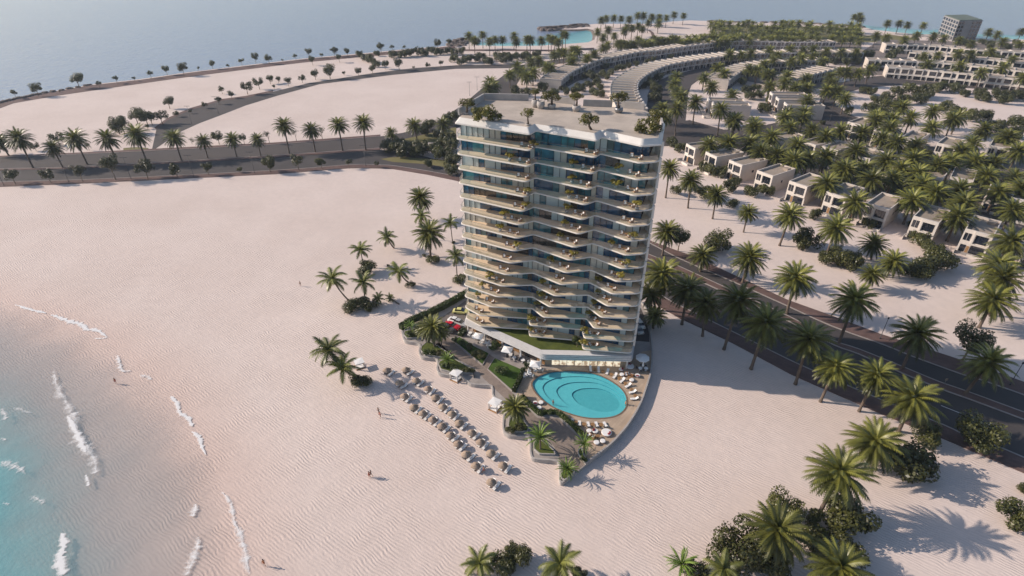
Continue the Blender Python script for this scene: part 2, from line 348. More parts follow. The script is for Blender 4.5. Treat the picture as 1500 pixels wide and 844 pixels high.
def thing(name, label, cat, loc=(0,0,0), rot=0.0, group=None):
    return tag(link(name, None, None, loc, rot), label, cat, group)
def struct(o): o['kind'] = 'structure'; return o
def copy_tree(root, loc=None, rot=None, scale=None, label=None, group=None):
    def rec(o, par):
        c = o.copy(); COL.objects.link(c)
        if par is not None: c.parent = par
        for ch in KIDS.get(o.name, ()): KIDS.setdefault(c.name, []).append(rec(ch, c))
        return c
    r = rec(root, None)
    if loc is not None: r.location = loc
    if rot is not None: r.rotation_euler = (0, 0, rot)
    if scale is not None: r.scale = (scale,)*3 if isinstance(scale, (int, float)) else scale
    if label: r['label'] = label
    if group: r['group'] = group
    return r
KIDS = {}
def part(name, mb, mats, parent, smooth=False, vattr=None, loc=(0,0,0), rot=0.0):
    me = mb.mesh(name, mats, smooth, vattr) if isinstance(mb, MB) else mb
    o = link(name, me, parent, loc, rot); KIDS.setdefault(parent.name, []).append(o); return o
def fillet(poly, r, n=4):
    """round the corners of a closed 2-D polygon"""
    out = []; m = len(poly)
    for i in range(m):
        p0, p, p1 = poly[i-1], poly[i], poly[(i+1) % m]
        rr = r[i] if isinstance(r, (list, tuple)) else r
        a = (p0[0]-p[0], p0[1]-p[1]); b = (p1[0]-p[0], p1[1]-p[1])
        la, lb = hypot(*a), hypot(*b); d = min(rr, la*0.45, lb*0.45)
        if d < 1e-3: out.append(p); continue
        A = (p[0]+a[0]/la*d, p[1]+a[1]/la*d); B = (p[0]+b[0]/lb*d, p[1]+b[1]/lb*d)
        for k in range(n+1):
            t = k/n; out.append(tuple((1-t)**2*A[j]+2*t*(1-t)*p[j]+t*t*B[j] for j in (0, 1)))
    return out
def smooth_line(pts, n=6, closed=False):
    """Catmull-Rom through 2-D or 3-D points"""
    out = []; m = len(pts); rng = range(m if closed else m-1)
    for i in rng:
        if closed: p0, p1, p2, p3 = pts[(i-1) % m], pts[i], pts[(i+1) % m], pts[(i+2) % m]
        else: p0, p1, p2, p3 = pts[max(i-1, 0)], pts[i], pts[i+1], pts[min(i+2, m-1)]
        for k in range(n):
            t = k/n
            out.append(tuple(0.5*((2*p1[j])+(-p0[j]+p2[j])*t+(2*p0[j]-5*p1[j]+4*p2[j]-p3[j])*t*t+(-p0[j]+3*p1[j]-3*p2[j]+p3[j])*t**3) for j in range(len(p1))))
    if not closed: out.append(tuple(pts[-1]))
    return out
def offset_line(pts, d):
    """shift an open 2-D polyline to its left by d"""
    out = []
    for i, p in enumerate(pts):
        a = pts[max(i-1, 0)]; b = pts[min(i+1, len(pts)-1)]
        dx, dy = b[0]-a[0], b[1]-a[1]; l = hypot(dx, dy) or 1
        out.append((p[0]-dy/l*d, p[1]+dx/l*d))
    return out
def tri_fill(pts, z, name, mat, attr=None):
    """flat polygon, triangulated so concave outlines are safe"""
    from mathutils.geometry import tessellate_polygon as tess
    pts = list(pts) if area(pts) > 0 else list(pts)[::-1]
    fs = []
    for t in tess([[Vector((x, y, 0)) for x, y in pts]]):
        a, b, c = (pts[k] for k in t)
        fs.append(tuple(t) if (b[0]-a[0])*(c[1]-a[1])-(b[1]-a[1])*(c[0]-a[0]) > 0 else tuple(t[::-1]))
    me = bpy.data.meshes.new(name); me.from_pydata([(x, y, z) for x, y in pts], [], fs); me.materials.append(MATS[mat])
    return me
def flat(name, pts, z, mat, parent=None, structure=True):
    o = link(name, tri_fill(pts, z, name, mat), parent)
    if structure and parent is None: struct(o)
    return o
def slab(name, pts, z0, z1, mat, structure=True):
    mb = MB(); mb.prism(pts, z0, z1, 0, bottom=False)
    bm = bmesh.new(); me = mb.mesh(name, mat); bm.from_mesh(me)
    bmesh.ops.triangulate(bm, faces=[f for f in bm.faces if len(f.verts) > 4]); bm.to_mesh(me); bm.free()
    o = link(name, me)
    if structure: struct(o)
    return o
ORD = ['first','second','third','fourth','fifth','sixth','seventh','eighth','ninth','tenth','eleventh','twelfth','thirteenth','fourteenth','fifteenth','sixteenth','seventeenth','eighteenth','nineteenth','twentieth','twenty-first','twenty-second','twenty-third','twenty-fourth','twenty-fifth','twenty-sixth','twenty-seventh','twenty-eighth','twenty-ninth','thirtieth','thirty-first','thirty-second','thirty-third','thirty-fourth','thirty-fifth','thirty-sixth','thirty-seventh','thirty-eighth','thirty-ninth','fortieth','forty-first','forty-second','forty-third','forty-fourth','forty-fifth','forty-sixth','forty-seventh','forty-eighth','forty-ninth','fiftieth']

# ================================================================== SETTING
COAST = [(-160,200),(-60,166),(0,150),(30,143),(66,136),(133,124),(206,116),(275,106),(400,91),(452,85),(545,77),(606,71),(640,69),(665,66),(672,60),(683,56),(692,57),(691,64),(700,66.5),(740,67.5),(790,67),(830,64.5),(862,62),(871,58),(872,50),(869,44),(860,42),(848,43),(815,43),(800,42.5),(806,39.5),(830,37.5),(853,36.5),(875,35),(920,35),(954,35),(985,31.5),(1010,30),(1040,31),(1080,32.5),(1160,33),(1230,37),(1262,39),(1280,43.5),(1309,47),(1336,49.5),(1356,50.5),(1374,50),(1400,53),(1425,56),(1460,57),(1500,58),(1600,64)]
coast = G(COAST)
WL = [(-25,-110),(-33,0)] + G([(365,844),(352,770),(330,715),(300,660),(265,596),(230,560),(180,520),(150,494),(80,458),(0,442)]) + [(-230,166),(-430,215)]
WL = smooth_line(WL, 5)
for _ in range(60): WL = [WL[0]]+[tuple((a[k]+2*b[k]+c[k])/4 for k in (0, 1)) for a, b, c in zip(WL, WL[1:], WL[2:])]+[WL[-1]]
DS = [-14,-9,-5,-2,0,2.5,6,11,18,27,40,60]
ZS = [0,-0.01,-0.04,-0.08,-0.12,-0.18,-0.3,-0.5,-0.8,-1.2,-1.9,-2.8]
lines = [offset_line(WL, d) for d in DS]
inner = lines[0]
pts = coast + [(900,560),(900,-110)] + inner[:] + [(-520,300)]
# inner runs from the bottom of the bay to its far end, so the outline closes
ground = struct(link('sand_ground', tri_fill(pts, 0.0, 'sand_ground', 'sand')))
def strip_sheet(name, lines, zs, attr_name, attr_vals, mat, smooth=True):
    mb = MB(); n = len(lines[0]); vals = []
    for ln, z, a in zip(lines, zs, attr_vals):
        mb.v += [(x, y, z) for x, y in ln]; vals += [a]*n
    for k in range(len(lines)-1):
        for i in range(n-1):
            a = k*n+i; mb.f.append((a, a+1, a+n+1, a+n)); mb.m.append(0)
    me = mb.mesh(name, mat, smooth, {attr_name: vals})
    bm = bmesh.new(); bm.from_mesh(me); bm.normal_update()
    bmesh.ops.reverse_faces(bm, faces=[f for f in bm.faces if f.normal.z < 0])
    bm.to_mesh(me); bm.free()
    return struct(link(name, me))
strip_sheet('beach', lines, ZS, 'wet', [max(0, min(1, (d+14)/28)) for d in DS], 'sand')
wl2 = [d for d in DS if d >= 0]
blines = [offset_line(WL, d) for d in [-0.5]+wl2[1:]]
bl = blines+[[(p[0]-400, p[1]-300) for p in blines[-1]]]
strip_sheet('bay_water', bl, [-0.115]+[-0.10]*(len(bl)-1), 'deep', [0]+[min(1.0, d/60) for d in wl2[1:]]+[1.0], 'bay_water')
# rocky edge of the land towards the open sea, and the sea itself
strip_sheet('shore_slope', [coast, offset_line(coast, 1.5), offset_line(coast, 4.5)], [0.0, -0.6, -3.0], 'wet', [0, 0.6, 1], 'rock')
me = bpy.data.meshes.new('sea'); me.from_pydata([(-4000,-900,-1.5),(4000,-900,-1.5),(4000,6000,-1.5),(-4000,6000,-1.5)], [], [(0,1,2,3)])
me.materials.append(MATS['sea_water']); struct(link('sea', me))
def shallows(name, beach, outer):
    A, B = G(beach, -1.45), G(outer, -1.45)
    A, B = smooth_line(A, 4), smooth_line(B, 4)
    ls = [[(a[0]+(b[0]-a[0])*t, a[1]+(b[1]-a[1])*t) for a, b in zip(A, B)] for t in (-0.25, 0.08, 0.35, 0.7, 1.0)]
    strip_sheet(name, ls, [-1.44]*5, 'shallow', [1, 0.92, 0.75, 0.5, 0.0], 'sea_water')
shallows('lagoon_water', [(692,66.5),(740,68.5),(790,68),(830,65.5),(862,63),(871,58),(872,50),(869,44.5)], [(690,60),(735,62),(772,59),(796,53),(812,48),(828,46),(845,45),(856,44)])
shallows('inlet_water', [(1262,40),(1280,44),(1309,47.5),(1336,50),(1356,51),(1374,50.5)], [(1264,36),(1284,38),(1312,40),(1340,42),(1358,43),(1374,42)])
shallows('inlet_water', [(1425,56.5),(1460,57.5),(1500,58.5),(1600,64)], [(1425,49),(1460,50),(1500,51),(1600,56)])

zc = [0.02]
def road(name, left, right, mat, dz=None, closed=None):
    zc[0] += 0.003
    p = G(left)+G(right)[::-1]
    return flat(name, p, zc[0] if dz is None else dz, mat)
def kerb(name, px, w=0.35, h=0.16, mat='kerb_stone'):
    ln = smooth_line(G(px), 3); a = offset_line(ln, w/2); b = offset_line(ln, -w/2)
    return slab(name, a+b[::-1], 0.0, h, mat)
N2 = [(-300,302),(-60,281),(0,274),(122,269),(400,255.5),(514,246.5),(557,247),(576,248),(625,256),(668,265),(740,290),(830,345),(910,408),(968,451),(996.4,467),(1025,480),(1073,503),(1159,549),(1220,576),(1264,595),(1298,610),(1377.5,641.4),(1423,661),(1500,693.6),(1580,728),(1900,868)]
N1 = [(-300,294),(-60,274),(0,267),(122,263.5),(400,250),(514,241.5),(557,242),(576,243),(625,250.5),(668,258.5),(740,281),(830,332),(910,392),(971.6,435),(1005,452.7),(1057,478.4),(1105,502),(1159,529),(1220,556),(1300,590),(1381,622.5),(1415.5,638.6),(1459,653.7),(1500,670.8),(1580,704),(1900,838)]
M2 = [(-300,274),(-60,257),(0,250),(122,247),(400,231),(500,224),(557,219.5),(600,224),(650,236),(740,262),(830,312),(905,360),(948,379),(991,396.5),(1077,436),(1160,473),(1220,505),(1258,519),(1324,548),(1383,572),(1421,585.5),(1500,615),(1580,645),(1900,768)]
M1R = [(905,352),(948,372),(991,389),(1077,428),(1160,466),(1220,498.6),(1258,511.8),(1324,538.4),(1373.7,559),(1417,574),(1500,604.5),(1580,634),(1900,755)]
F2 = [(905,336),(952,356.7),(991,377),(1033.8,395.8),(1077,414.4),(1152,448),(1220,478.7),(1295.8,506),(1333.7,521.3),(1409.6,549),(1436,556.5),(1500,578.9),(1580,607),(1900,722)]
F1 = [(905,332),(953,353),(993,368),(1012.4,374.4),(1052.8,392.8),(1077,404),(1105.9,417.5),(1152,439),(1220,463.5),(1288,489),(1371.7,516),(1436,537),(1500,560),(1580,588),(1900,700)]
M1L = [(-300,271),(-60,254),(0,247.5),(122,244.5),(400,228),(557,217)]
U1 = [(-300,255),(-60,238),(0,231),(122,226),(400,212),(557,200)]
U0 = [(-300,252.5),(-60,235.5),(0,228.7),(122,223.5),(400,209.2),(557,197.5)]
road('road', N1, M2, 'asphalt'); 
road('road', M1L+[(600,212),(650,196),(700,175),(740,168),(757,160),(757,124),(764,112),(785,101),(806,95),(833,92),(872,87)], U1+[(591,194.5),(637,180),(660,166),(682,150),(708,128),(730,116),(745,105),(757,97),(790,91),(828,85.5),(870,83)], 'asphalt_light')
road('road', M1R, F2, 'asphalt')
slab('pavement', G(N2)+G(N1)[::-1], 0.0, 0.12, 'brick_pavement')
slab('pavement', G(F1)+G(F2)[::-1], 0.0, 0.125, 'brick_pavement')
slab('pavement', G(M1R)+G(M2[11:])[::-1], 0.0, 0.13, 'brick_pavement')
slab('pavement', G(M1L)+G(M2[:7])[::-1], 0.0, 0.128, 'brick_pavement')
slab('pavement', G(U0)+G(U1)[::-1], 0.0, 0.122, 'brick_pavement')
for nm, ln in (('kerb', N1[12:]), ('kerb', F2), ('kerb', M1R), ('kerb', M2[11:]), ('kerb', N1[:10]), ('kerb', M1L), ('kerb', U1)): kerb(nm, ln)
# dashed lane line on the near carriageway
ctr = smooth_line([((a[0]+b[0])/2, (a[1]+b[1])/2) for a, b in zip(G([(905,388),(971,433),(1057,476),(1159,527),(1300,588),(1415,637),(1500,669),(1580,702),(1900,836)]), G([(925,370),(991,396),(1077,436),(1220,505),(1324,548),(1421,585),(1500,615),(1580,645),(1900,768)]))], 10)
mb = MB(); acc = 0
for a, b in zip(ctr, ctr[1:]):
    l = hypot(b[0]-a[0], b[1]-a[1]); t = atan2(b[1]-a[1], b[0]-a[0])
    if int(acc/2.6) % 3 == 0: mb.rbox((a[0]+b[0])/2, (a[1]+b[1])/2, 0.036, 0.04, l, 0.16, t)
    acc += l
struct(mb.obj('lane_marking', 'line_paint'))
# road towards the villas, branch road, streets
road('road', [(229,190),(245.4,176),(278.6,161.5),(325,147.5),(360,143.3),(400,134.5),(452,122),(545,107.5),(606.5,99.8),(668,95.8),(757.5,94)], [(222,222),(265,193),(292,180.8),(331.7,165.8),(360,154.7),(406,140.5),(468,123.5),(575.7,109.8),(668,101),(748,100)], 'asphalt_light')
road('pavement', [(226,187),(245,173),(278,158.5),(325,145),(360,140.5),(400,132)], [(229,190),(245.4,176),(278.6,161.5),(325,147.5),(360,143.3),(400,134.5)], 'brick_pavement', 0.014)
road('road', [(940,214),(950,135),(958.7,121),(978.7,112),(1013,103),(1053,93.5),(1080,90.5),(1150,86),(1210,86.5),(1300,88)], [(1000,212),(1005,170),(1008,137),(1013,125),(1024,117),(1045,106),(1080,97),(1150,92.5),(1210,92),(1300,96)], 'asphalt_light')
road('road', [(945,186),(1010,176),(1060,190),(1100,188),(1136,180),(1190,172),(1240,168)], [(940,216),(1040,211),(1085,204),(1120,198),(1160,192),(1233,186),(1280,181)], 'asphalt_light')
road('road', [(1055,196),(1085,205),(1140,226),(1200,243),(1290,266),(1382,286),(1435,300),(1500,319),(1560,338),(1750,400)], [(1045,208),(1085,219),(1140,239),(1200,257),(1290,279),(1382,298),(1435,313),(1500,333),(1560,352),(1750,416)], 'asphalt_light')
road('road', [(1190,180),(1200,150),(1206,133),(1228,122),(1256,115),(1290,111),(1330,117),(1412,124),(1500,129),(1580,134),(1800,150)], [(1266,176),(1240,166),(1222,150),(1237,137),(1262,130),(1300,126),(1340,124),(1412,129),(1500,135),(1580,141),(1800,160)], 'asphalt_light')
road('block_paving', [(1240,104),(1262,76),(1290,58),(1380,60),(1500,68),(1600,76)], [(1240,112),(1290,110.5),(1330,116.5),(1412,123.5),(1500,128.5),(1600,136)], 'block_paving', 0.012)
road('block_paving', [(812,126),(838,110),(905,90),(1000,74),(1080,66),(1228,63),(1262,66)], [(822,133),(846,119),(912,99),(1003,82.5),(1080,74),(1228,71),(1262,72)], 'block_paving', 0.013)
road('block_paving', [(1060,104),(1150,98),(1225,97)], [(1080,116),(1140,128),(1205,130)], 'block_paving', 0.0135)
road('block_paving', [(1000,206),(1100,182),(1240,188),(1330,207),(1400,222),(1500,228),(1600,245)], [(1085,226),(1140,246),(1200,264),(1290,287),(1382,307),(1435,322),(1500,345),(1600,392)], 'block_paving', 0.0125)
road('coast_path', [(-160,212),(-60,176),(0,159),(20,151.5),(80,141),(166,128.5),(275,113),(400,97),(452,91),(545,82.5),(606,76.5),(640,74),(668,71)], [(-160,201),(-60,167),(0,151),(30,144),(66,137),(133,125),(206,117),(275,107),(400,92),(452,86),(545,78),(606,72),(640,70),(665,67)], 'brick_pavement')
road('coast_path', [(680,72.5),(740,72.5),(830,73),(870,70)], [(680,75),(740,75),(830,75.6),(870,72.5)], 'brick_pavement')
road('coast_path', [(948,44),(953,48),(955,53),(951,57)], [(952,44),(957.5,48),(959.5,53),(955,57)], 'brick_pavement')
for p in (Z(360,20,3.245,[(740,600),(850,575),(1000,540),(1000,605),(900,612),(760,612)]), Z(360,20,3.245,[(640,692),(690,684),(760,682),(1000,702),(1000,738),(860,716),(700,706)]), Z(0,0,3.015,[(545,655),(600,650),(655,655),(660,666),(600,672),(545,668)])):
    flat('grass_verge', G(p), 0.075, 'verge_grass')
flat('grass_verge', G([(1258,52),(1310,51.5),(1348,57),(1342,62.5),(1262,62)]), 0.011, 'verge_grass')
flat('grass_verge', G([(1040,36),(1230,40),(1262,44),(1256,62),(1120,62),(1075,56)]), 0.012, 'verge_grass')

# breakwater and rocky point: heaps of boulders
def boulders(name, px, wid, n, s):
    mb = MB(); ln = smooth_line(G(px), 6); rnd = random.Random(3)
    for i in range(n):
        p = ln[rnd.randrange(len(ln))]; x = p[0]+rnd.uniform(-wid, wid); y = p[1]+rnd.uniform(-wid, wid)
        r = s*rnd.uniform(0.6, 1.4); a = rnd.uniform(0, 6.3)
        i0 = len(mb.v); k = 6
        for zz, rr in ((-2.2, 1.1), (-0.2, 1.0), (0.7, 0.55)):
            for q in range(k): t = a+q*2*pi/k; e = rr*rnd.uniform(0.8, 1.2); mb.v.append((x+r*e*cos(t), y+r*e*sin(t), zz*min(1.4, r*0.6)+0.2))
        for b in range(2):
            for q in range(k): mb.f.append((i0+b*k+q, i0+b*k+(q+1) % k, i0+(b+1)*k+(q+1) % k, i0+(b+1)*k+q)); mb.m.append(0)
        mb.f.append(tuple(i0+2*k+q for q in range(k))); mb.m.append(0)
    return struct(mb.obj(name, 'rock'))
boulders('rock_breakwater', [(801,42),(815,41),(835,39.5),(853,37.5)], 7, 240, 3.0)
boulders('rocky_point', [(668,66),(676,61),(684,58.5),(690,60)], 7, 220, 2.8)
boulders('rock_edge', [(-20,156),(0,150.5),(30,143.5),(66,136.5),(133,124.5)], 1.2, 160, 1.2)
boulders('rock_edge', [(1040,31.5),(1080,33),(1160,33.5),(1230,37.5),(1262,40)], 3, 200, 2.2)

# breaking waves along the beach (ragged white strips lying on the water)
def foam(px, widths, lift=0.0, edge=0.28):
    pts = smooth_line([g(x, y)+(w,) for (x, y), w in zip(px, widths)], 8)
    rnd = random.Random(len(px)*31+int(px[0][0])); ln = [(p[0], p[1]) for p in pts]
    mb = MB(); vals = []; n = len(ln); K = (-1.0, -0.45, 0.1, 0.55, 1.0)
    jl = [rnd.uniform(0.4, 1.5) for _ in ln]; jr = [rnd.uniform(0.4, 1.5) for _ in ln]
    for t in K:
        for i, p in enumerate(ln):
            a, b = ln[max(i-1, 0)], ln[min(i+1, n-1)]; dx, dy = b[0]-a[0], b[1]-a[1]; l = hypot(dx, dy) or 1
            w = 1.25*pts[i][2]*t*(jl[i] if t < 0 else jr[i]); ends = min(i, n-1-i)/2
            mb.v.append((p[0]-dy/l*w, p[1]+dx/l*w, -0.06+lift+0.05*(1-abs(t))))
            vals.append(edge*(1-abs(t))**1.2*1.62*min(1, ends)-0.04+(0.10*math.sin(i*1.7)*math.sin(i*.61)))
    for k in range(len(K)-1):
        for i in range(n-1): a = k*n+i; mb.f.append((a, a+1, a+n+1, a+n)); mb.m.append(0)
    o = mb.obj('sea_foam', 'foam', None, True, {'edge': vals}); o['kind'] = 'stuff'; return o
FO = lambda l: Z(0, 400, 1.9, l)
foam(FO([(40,88),(70,97),(105,107),(130,112)]), [0.25,0.6,0.7,0.4], 0.05, 0.5)
foam(FO([(140,116),(165,124),(190,134),(225,143),(240,158),(265,158),(300,180)]), [0.5,0.9,1.0,1.0,0.9,0.9,0.3], 0.05, 0.5)
foam(FO([(262,182),(282,182),(304,178)]), [0.4,0.5,0.2], 0.05, 0.4)
foam(FO([(325,228),(332,250),(340,272),(365,272)]), [0.5,0.8,0.7,0.3], 0.05, 0.38)
foam(FO([(385,285),(405,288),(425,300)]), [0.6,0.9,0.3], 0.05, 0.32)
foam(FO([(475,342),(490,360),(500,388),(525,405),(535,430)]), [0.4,0.7,0.7,0.7,0.5], 0.06, 0.5)
foam(FO([(532,440),(555,460),(560,480),(574,508)]), [0.4,0.7,0.6,0.3], 0.06, 0.5)
foam(FO([(615,608),(640,640),(650,690),(668,730),(680,780),(694,844)]), [0.3,0.6,0.7,1.0,1.0,1.0], 0.06, 0.36)
foam(FO([(150,268),(155,310),(185,365),(200,400),(215,450),(240,490),(262,530),(262,565)]), [0.6,1.2,1.7,2.0,2.0,1.8,1.5,0.8], 0.03, 0.30)
foam(FO([(185,395),(210,440),(228,480),(240,500)]), [0.4,0.9,0.9,0.4], 0.06, 0.5)
foam(FO([(238,560),(243,580),(246,595)]), [0.3,0.6,0.3], 0.04, 0.4)
foam(FO([(545,640),(540,665),(536,680)]), [0.4,0.9,0.3], 0.04, 0.38)
foam(FO([(552,730),(545,770),(530,810),(515,844)]), [0.6,1.3,1.3,0.9], 0.04, 0.34)
foam(FO([(170,722),(176,760),(165,800),(175,844)]), [0.7,1.0,1.1,1.2], 0.04, 0.5)
foam(FO([(0,378),(12,395),(14,412)]), [1.0,1.3,0.6], 0.04, 0.30)
foam(FO([(35,375),(60,382),(95,392)]), [0.8,1.1,0.3], 0.04, 0.25)
foam(FO([(0,525),(25,535),(50,545),(72,560)]), [1.2,1.6,1.2,0.4], 0.04, 0.30)
foam(FO([(80,620),(105,632),(128,646)]), [0.6,1.2,0.4], 0.04, 0.26)
foam(FO([(0,460),(18,465)]), [0.7,0.5], 0.04, 0.3)
foam(FO([(5,640),(28,645)]), [0.5,0.4], 0.04, 0.3)

# ================================================================== PLANTS
from mathutils import Vector, Matrix
def frond(mb, tone, az, el, ln, droop, wid, n, rnd, m=0, base=(0,0,0), curl=0.0):
    """feather leaf: rachis arcs over, close-set leaflets swept forward on both sides"""
    p = Vector(base); e = el; step = ln/n; a = az
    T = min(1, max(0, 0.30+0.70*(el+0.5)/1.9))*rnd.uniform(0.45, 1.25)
    for i in range(n):
        t = (i+0.5)/n
        d = Vector((cos(a)*cos(e), sin(a)*cos(e), sin(e))); q = p+d*step
        side = Vector((-sin(a), cos(a), 0)); up = d.cross(side)
        w = wid*(0.34+0.66*math.sin(pi*min(1, t*0.9+0.14))**0.8)*(1 if t < .93 else .6)
        for s in (-1, 1):
            tip = p+d*step*2.3+side*s*w*rnd.uniform(0.88, 1.08)-up*w*(0.30+0.18*rnd.random())
            i0 = len(mb.v); mb.v += [tuple(p), tuple(q+d*step*0.3), tuple(tip)]
            mb.f.append((i0, i0+1, i0+2) if s < 0 else (i0+1, i0, i0+2)); mb.m.append(m)
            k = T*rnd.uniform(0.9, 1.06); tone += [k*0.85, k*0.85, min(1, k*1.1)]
        p = q; e -= droop/n*(0.6+0.8*t); a += curl/n
def crown_mesh(name, kind, seed):
    rnd = random.Random(seed); mb = MB(); tone = []
    if kind == 'date_far':
        nf = 44
        for k in range(nf):
            t = k/nf; az = k*2.39996+rnd.uniform(-.2, .2); el = R(80)-R(122)*t**0.82+rnd.uniform(-.1, .1)
            frond(mb, tone, az, el, rnd.uniform(4.9, 5.6)*(0.80+0.2*min(1, t*3)), R(rnd.uniform(48, 75))*(1.0-0.40*t), 0.95, 7, rnd, 0, (0,0,-0.35*t))
        return mb, tone
    elif kind == 'date':
        nf = 76
        for k in range(nf):
            t = k/nf; az = k*2.39996+rnd.uniform(-.2, .2); el = R(80)-R(122)*t**0.82+rnd.uniform(-.1, .1)
            frond(mb, tone, az, el, rnd.uniform(4.9, 5.6)*(0.80+0.2*min(1, t*3)), R(rnd.uniform(48, 75))*(1.0-0.40*t), 0.74, 15, rnd, 0, (0,0,0.0-0.35*t))
        nd = len(mb.v)
        for k in range(9):
            frond(mb, tone, k*0.7+rnd.uniform(-.3,.3), R(-48)+rnd.uniform(-.25,.2), rnd.uniform(2.4, 3.6), R(28), 0.30, 7, rnd, 1, (0,0,-0.5))
    elif kind == 'coco':
        nf = 17
        for k in range(nf):
            t = k/nf; az = k*2.39996+rnd.uniform(-.25, .25); el = R(72)-R(92)*t+rnd.uniform(-.15, .15)
            frond(mb, tone, az, el, rnd.uniform(4.0, 4.8), R(rnd.uniform(55, 85)), 1.0, 15, rnd, 0, (0,0,0), rnd.uniform(-.4,.4))
        for k in range(3): frond(mb, tone, k*2.1+1, R(-50), 2.6, R(25), 0.5, 8, rnd, 1, (0,0,-0.2))
    else:   # low bright feathery palm
        nf = 36
        for k in range(nf):
            t = k/nf; az = k*2.39996+rnd.uniform(-.3, .3); el = R(82)-R(75)*t+rnd.uniform(-.15, .15)
            frond(mb, tone, az, el, rnd.uniform(3.6, 4.8), R(rnd.uniform(60, 95)), 0.34, 12, rnd, 0, (0,0,0), rnd.uniform(-.5,.5))
    leaf = {'date':'date_leaf','coco':'coco_leaf','low':'bright_leaf'}[kind]
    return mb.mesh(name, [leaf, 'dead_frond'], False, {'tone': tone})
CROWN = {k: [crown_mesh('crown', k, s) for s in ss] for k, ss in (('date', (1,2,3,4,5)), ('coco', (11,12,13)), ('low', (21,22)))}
def trunk_mesh(r0, r1, boots=True, seed=0):
    rnd = random.Random(seed); mb = MB(); prof = []
    n = 16
    for i in range(n+1):
        t = i/n; r = r0+(r1-r0)*t
        if t < .06: r *= 1.35-5*t
        r *= 1.07 if i % 2 else 0.97
        if boots and t > .88: r *= 1.0+(t-.88)*5.5
        prof.append((r, t))
    mb.lathe(prof, 9); return mb.mesh('trunk', 'bark')
TRUNK = {'date': trunk_mesh(0.33, 0.25), 'coco': trunk_mesh(0.20, 0.13, False), 'low': trunk_mesh(0.22, 0.2, False)}
def palm(kind, label, group, crown, base=None, r=None, h=None, rnd=random, cat='palm tree', up_px=True):
    if base is not None:
        hh = max(1.2, min(17, height_at(base[0], base[1], crown[0], crown[1]))) if h is None else h
        b = g(*base); c = g(crown[0], crown[1], hh)
    else:
        hh = h if h is not None else 10.0
        b = c = g(crown[0], crown[1], hh)
    name = {'date':'date_palm','coco':'coconut_palm','low':'low_palm'}[kind]
    t = thing(name, label, cat, (b[0], b[1], 0), 0, group)
    v = Vector((c[0]-b[0], c[1]-b[1], hh))
    tr = part('trunk', TRUNK[kind], t) if False else link('trunk', TRUNK[kind], t)
    tr.rotation_euler = v.to_track_quat('Z', 'Y').to_euler(); tr.scale = (hh/12 if kind == 'x' else 1, 1, v.length)
    cr = link('crown', rnd.choice(CROWN[kind]), t); cr.location = v; cr.rotation_euler = (rnd.uniform(-.08,.08), rnd.uniform(-.08,.08), rnd.uniform(0, 6.28))
    s = (r or 4.9*rnd.uniform(0.90, 1.08))/5.0*1.06; cr.scale = (s, s, s*rnd.uniform(.92, 1.08)); tr.scale = (s, s, v.length)
    return t
def bent_palm(label, group, crown, base, hh, r=4.2, sag=0.25):
    """coconut palm on a curved, leaning trunk"""
    b = g(*base); c = g(crown[0], crown[1], hh)
    t = thing('coconut_palm', label, 'palm tree', (b[0], b[1], 0), 0, group)
    v = Vector((c[0]-b[0], c[1]-b[1], hh)); mb = MB(); P = []
    for i in range(9):
        q = i/8; P.append((v.x*(q+sag*q*(1-q)), v.y*(q+sag*q*(1-q)), hh*(q-sag*1.1*q*(1-q))))
    mb.tube(P, [0.24-0.1*i/8 for i in range(9)], 8); mb.obj('trunk', 'bark', t, True)
    cr = link('crown', random.choice(CROWN['coco']), t, v, random.uniform(0, 6)); cr.scale = (r/4.2,)*3
    return t
def leafcloud(name, seed, nleaf, lobes, leaf, mat, flatness=0.8, bark=None, trunk=None, up=0.0):
    """crown of leaf-sized faces spread through several uneven lobes (radius about 1)"""
    rnd = random.Random(seed); mb = MB(); tone = []
    Ls = []
    for k in range(lobes):
        a = rnd.uniform(0, 6.28); d = rnd.uniform(0.2, 0.68)**0.8; z = rnd.uniform(-0.35, 0.55)*flatness
        Ls.append((Vector((cos(a)*d, sin(a)*d, z)), rnd.uniform(0.28, 0.5), rnd.uniform(-0.16, 0.16)))
    for i in range(nleaf):
        c, rr, tn = rnd.choice(Ls)
        n = Vector((rnd.gauss(0,1), rnd.gauss(0,1), rnd.gauss(0.15,0.9))).normalized()
        p = c+n*rr*(rnd.uniform(0.45, 1.0)**0.5)*rnd.choice((1,1,1,1.12)); p.z *= 0.95
        q = (n+Vector((rnd.gauss(0,.5), rnd.gauss(0,.5), rnd.gauss(0.3,.5)))).normalized()
        u = q.orthogonal().normalized(); u.rotate(Matrix.Rotation(rnd.uniform(0, 6.28), 3, q)); w = q.cross(u)
        s = leaf*rnd.uniform(0.6, 1.25); i0 = len(mb.v)
        mb.v += [tuple(p-u*s), tuple(p+w*s*0.62), tuple(p+u*s), tuple(p-w*s*0.62)]
        mb.f.append((i0, i0+1, i0+2, i0+3)); mb.m.append(0)
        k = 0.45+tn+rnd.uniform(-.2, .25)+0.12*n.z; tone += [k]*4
    return mb.mesh(name, mat, False, {'tone': tone})
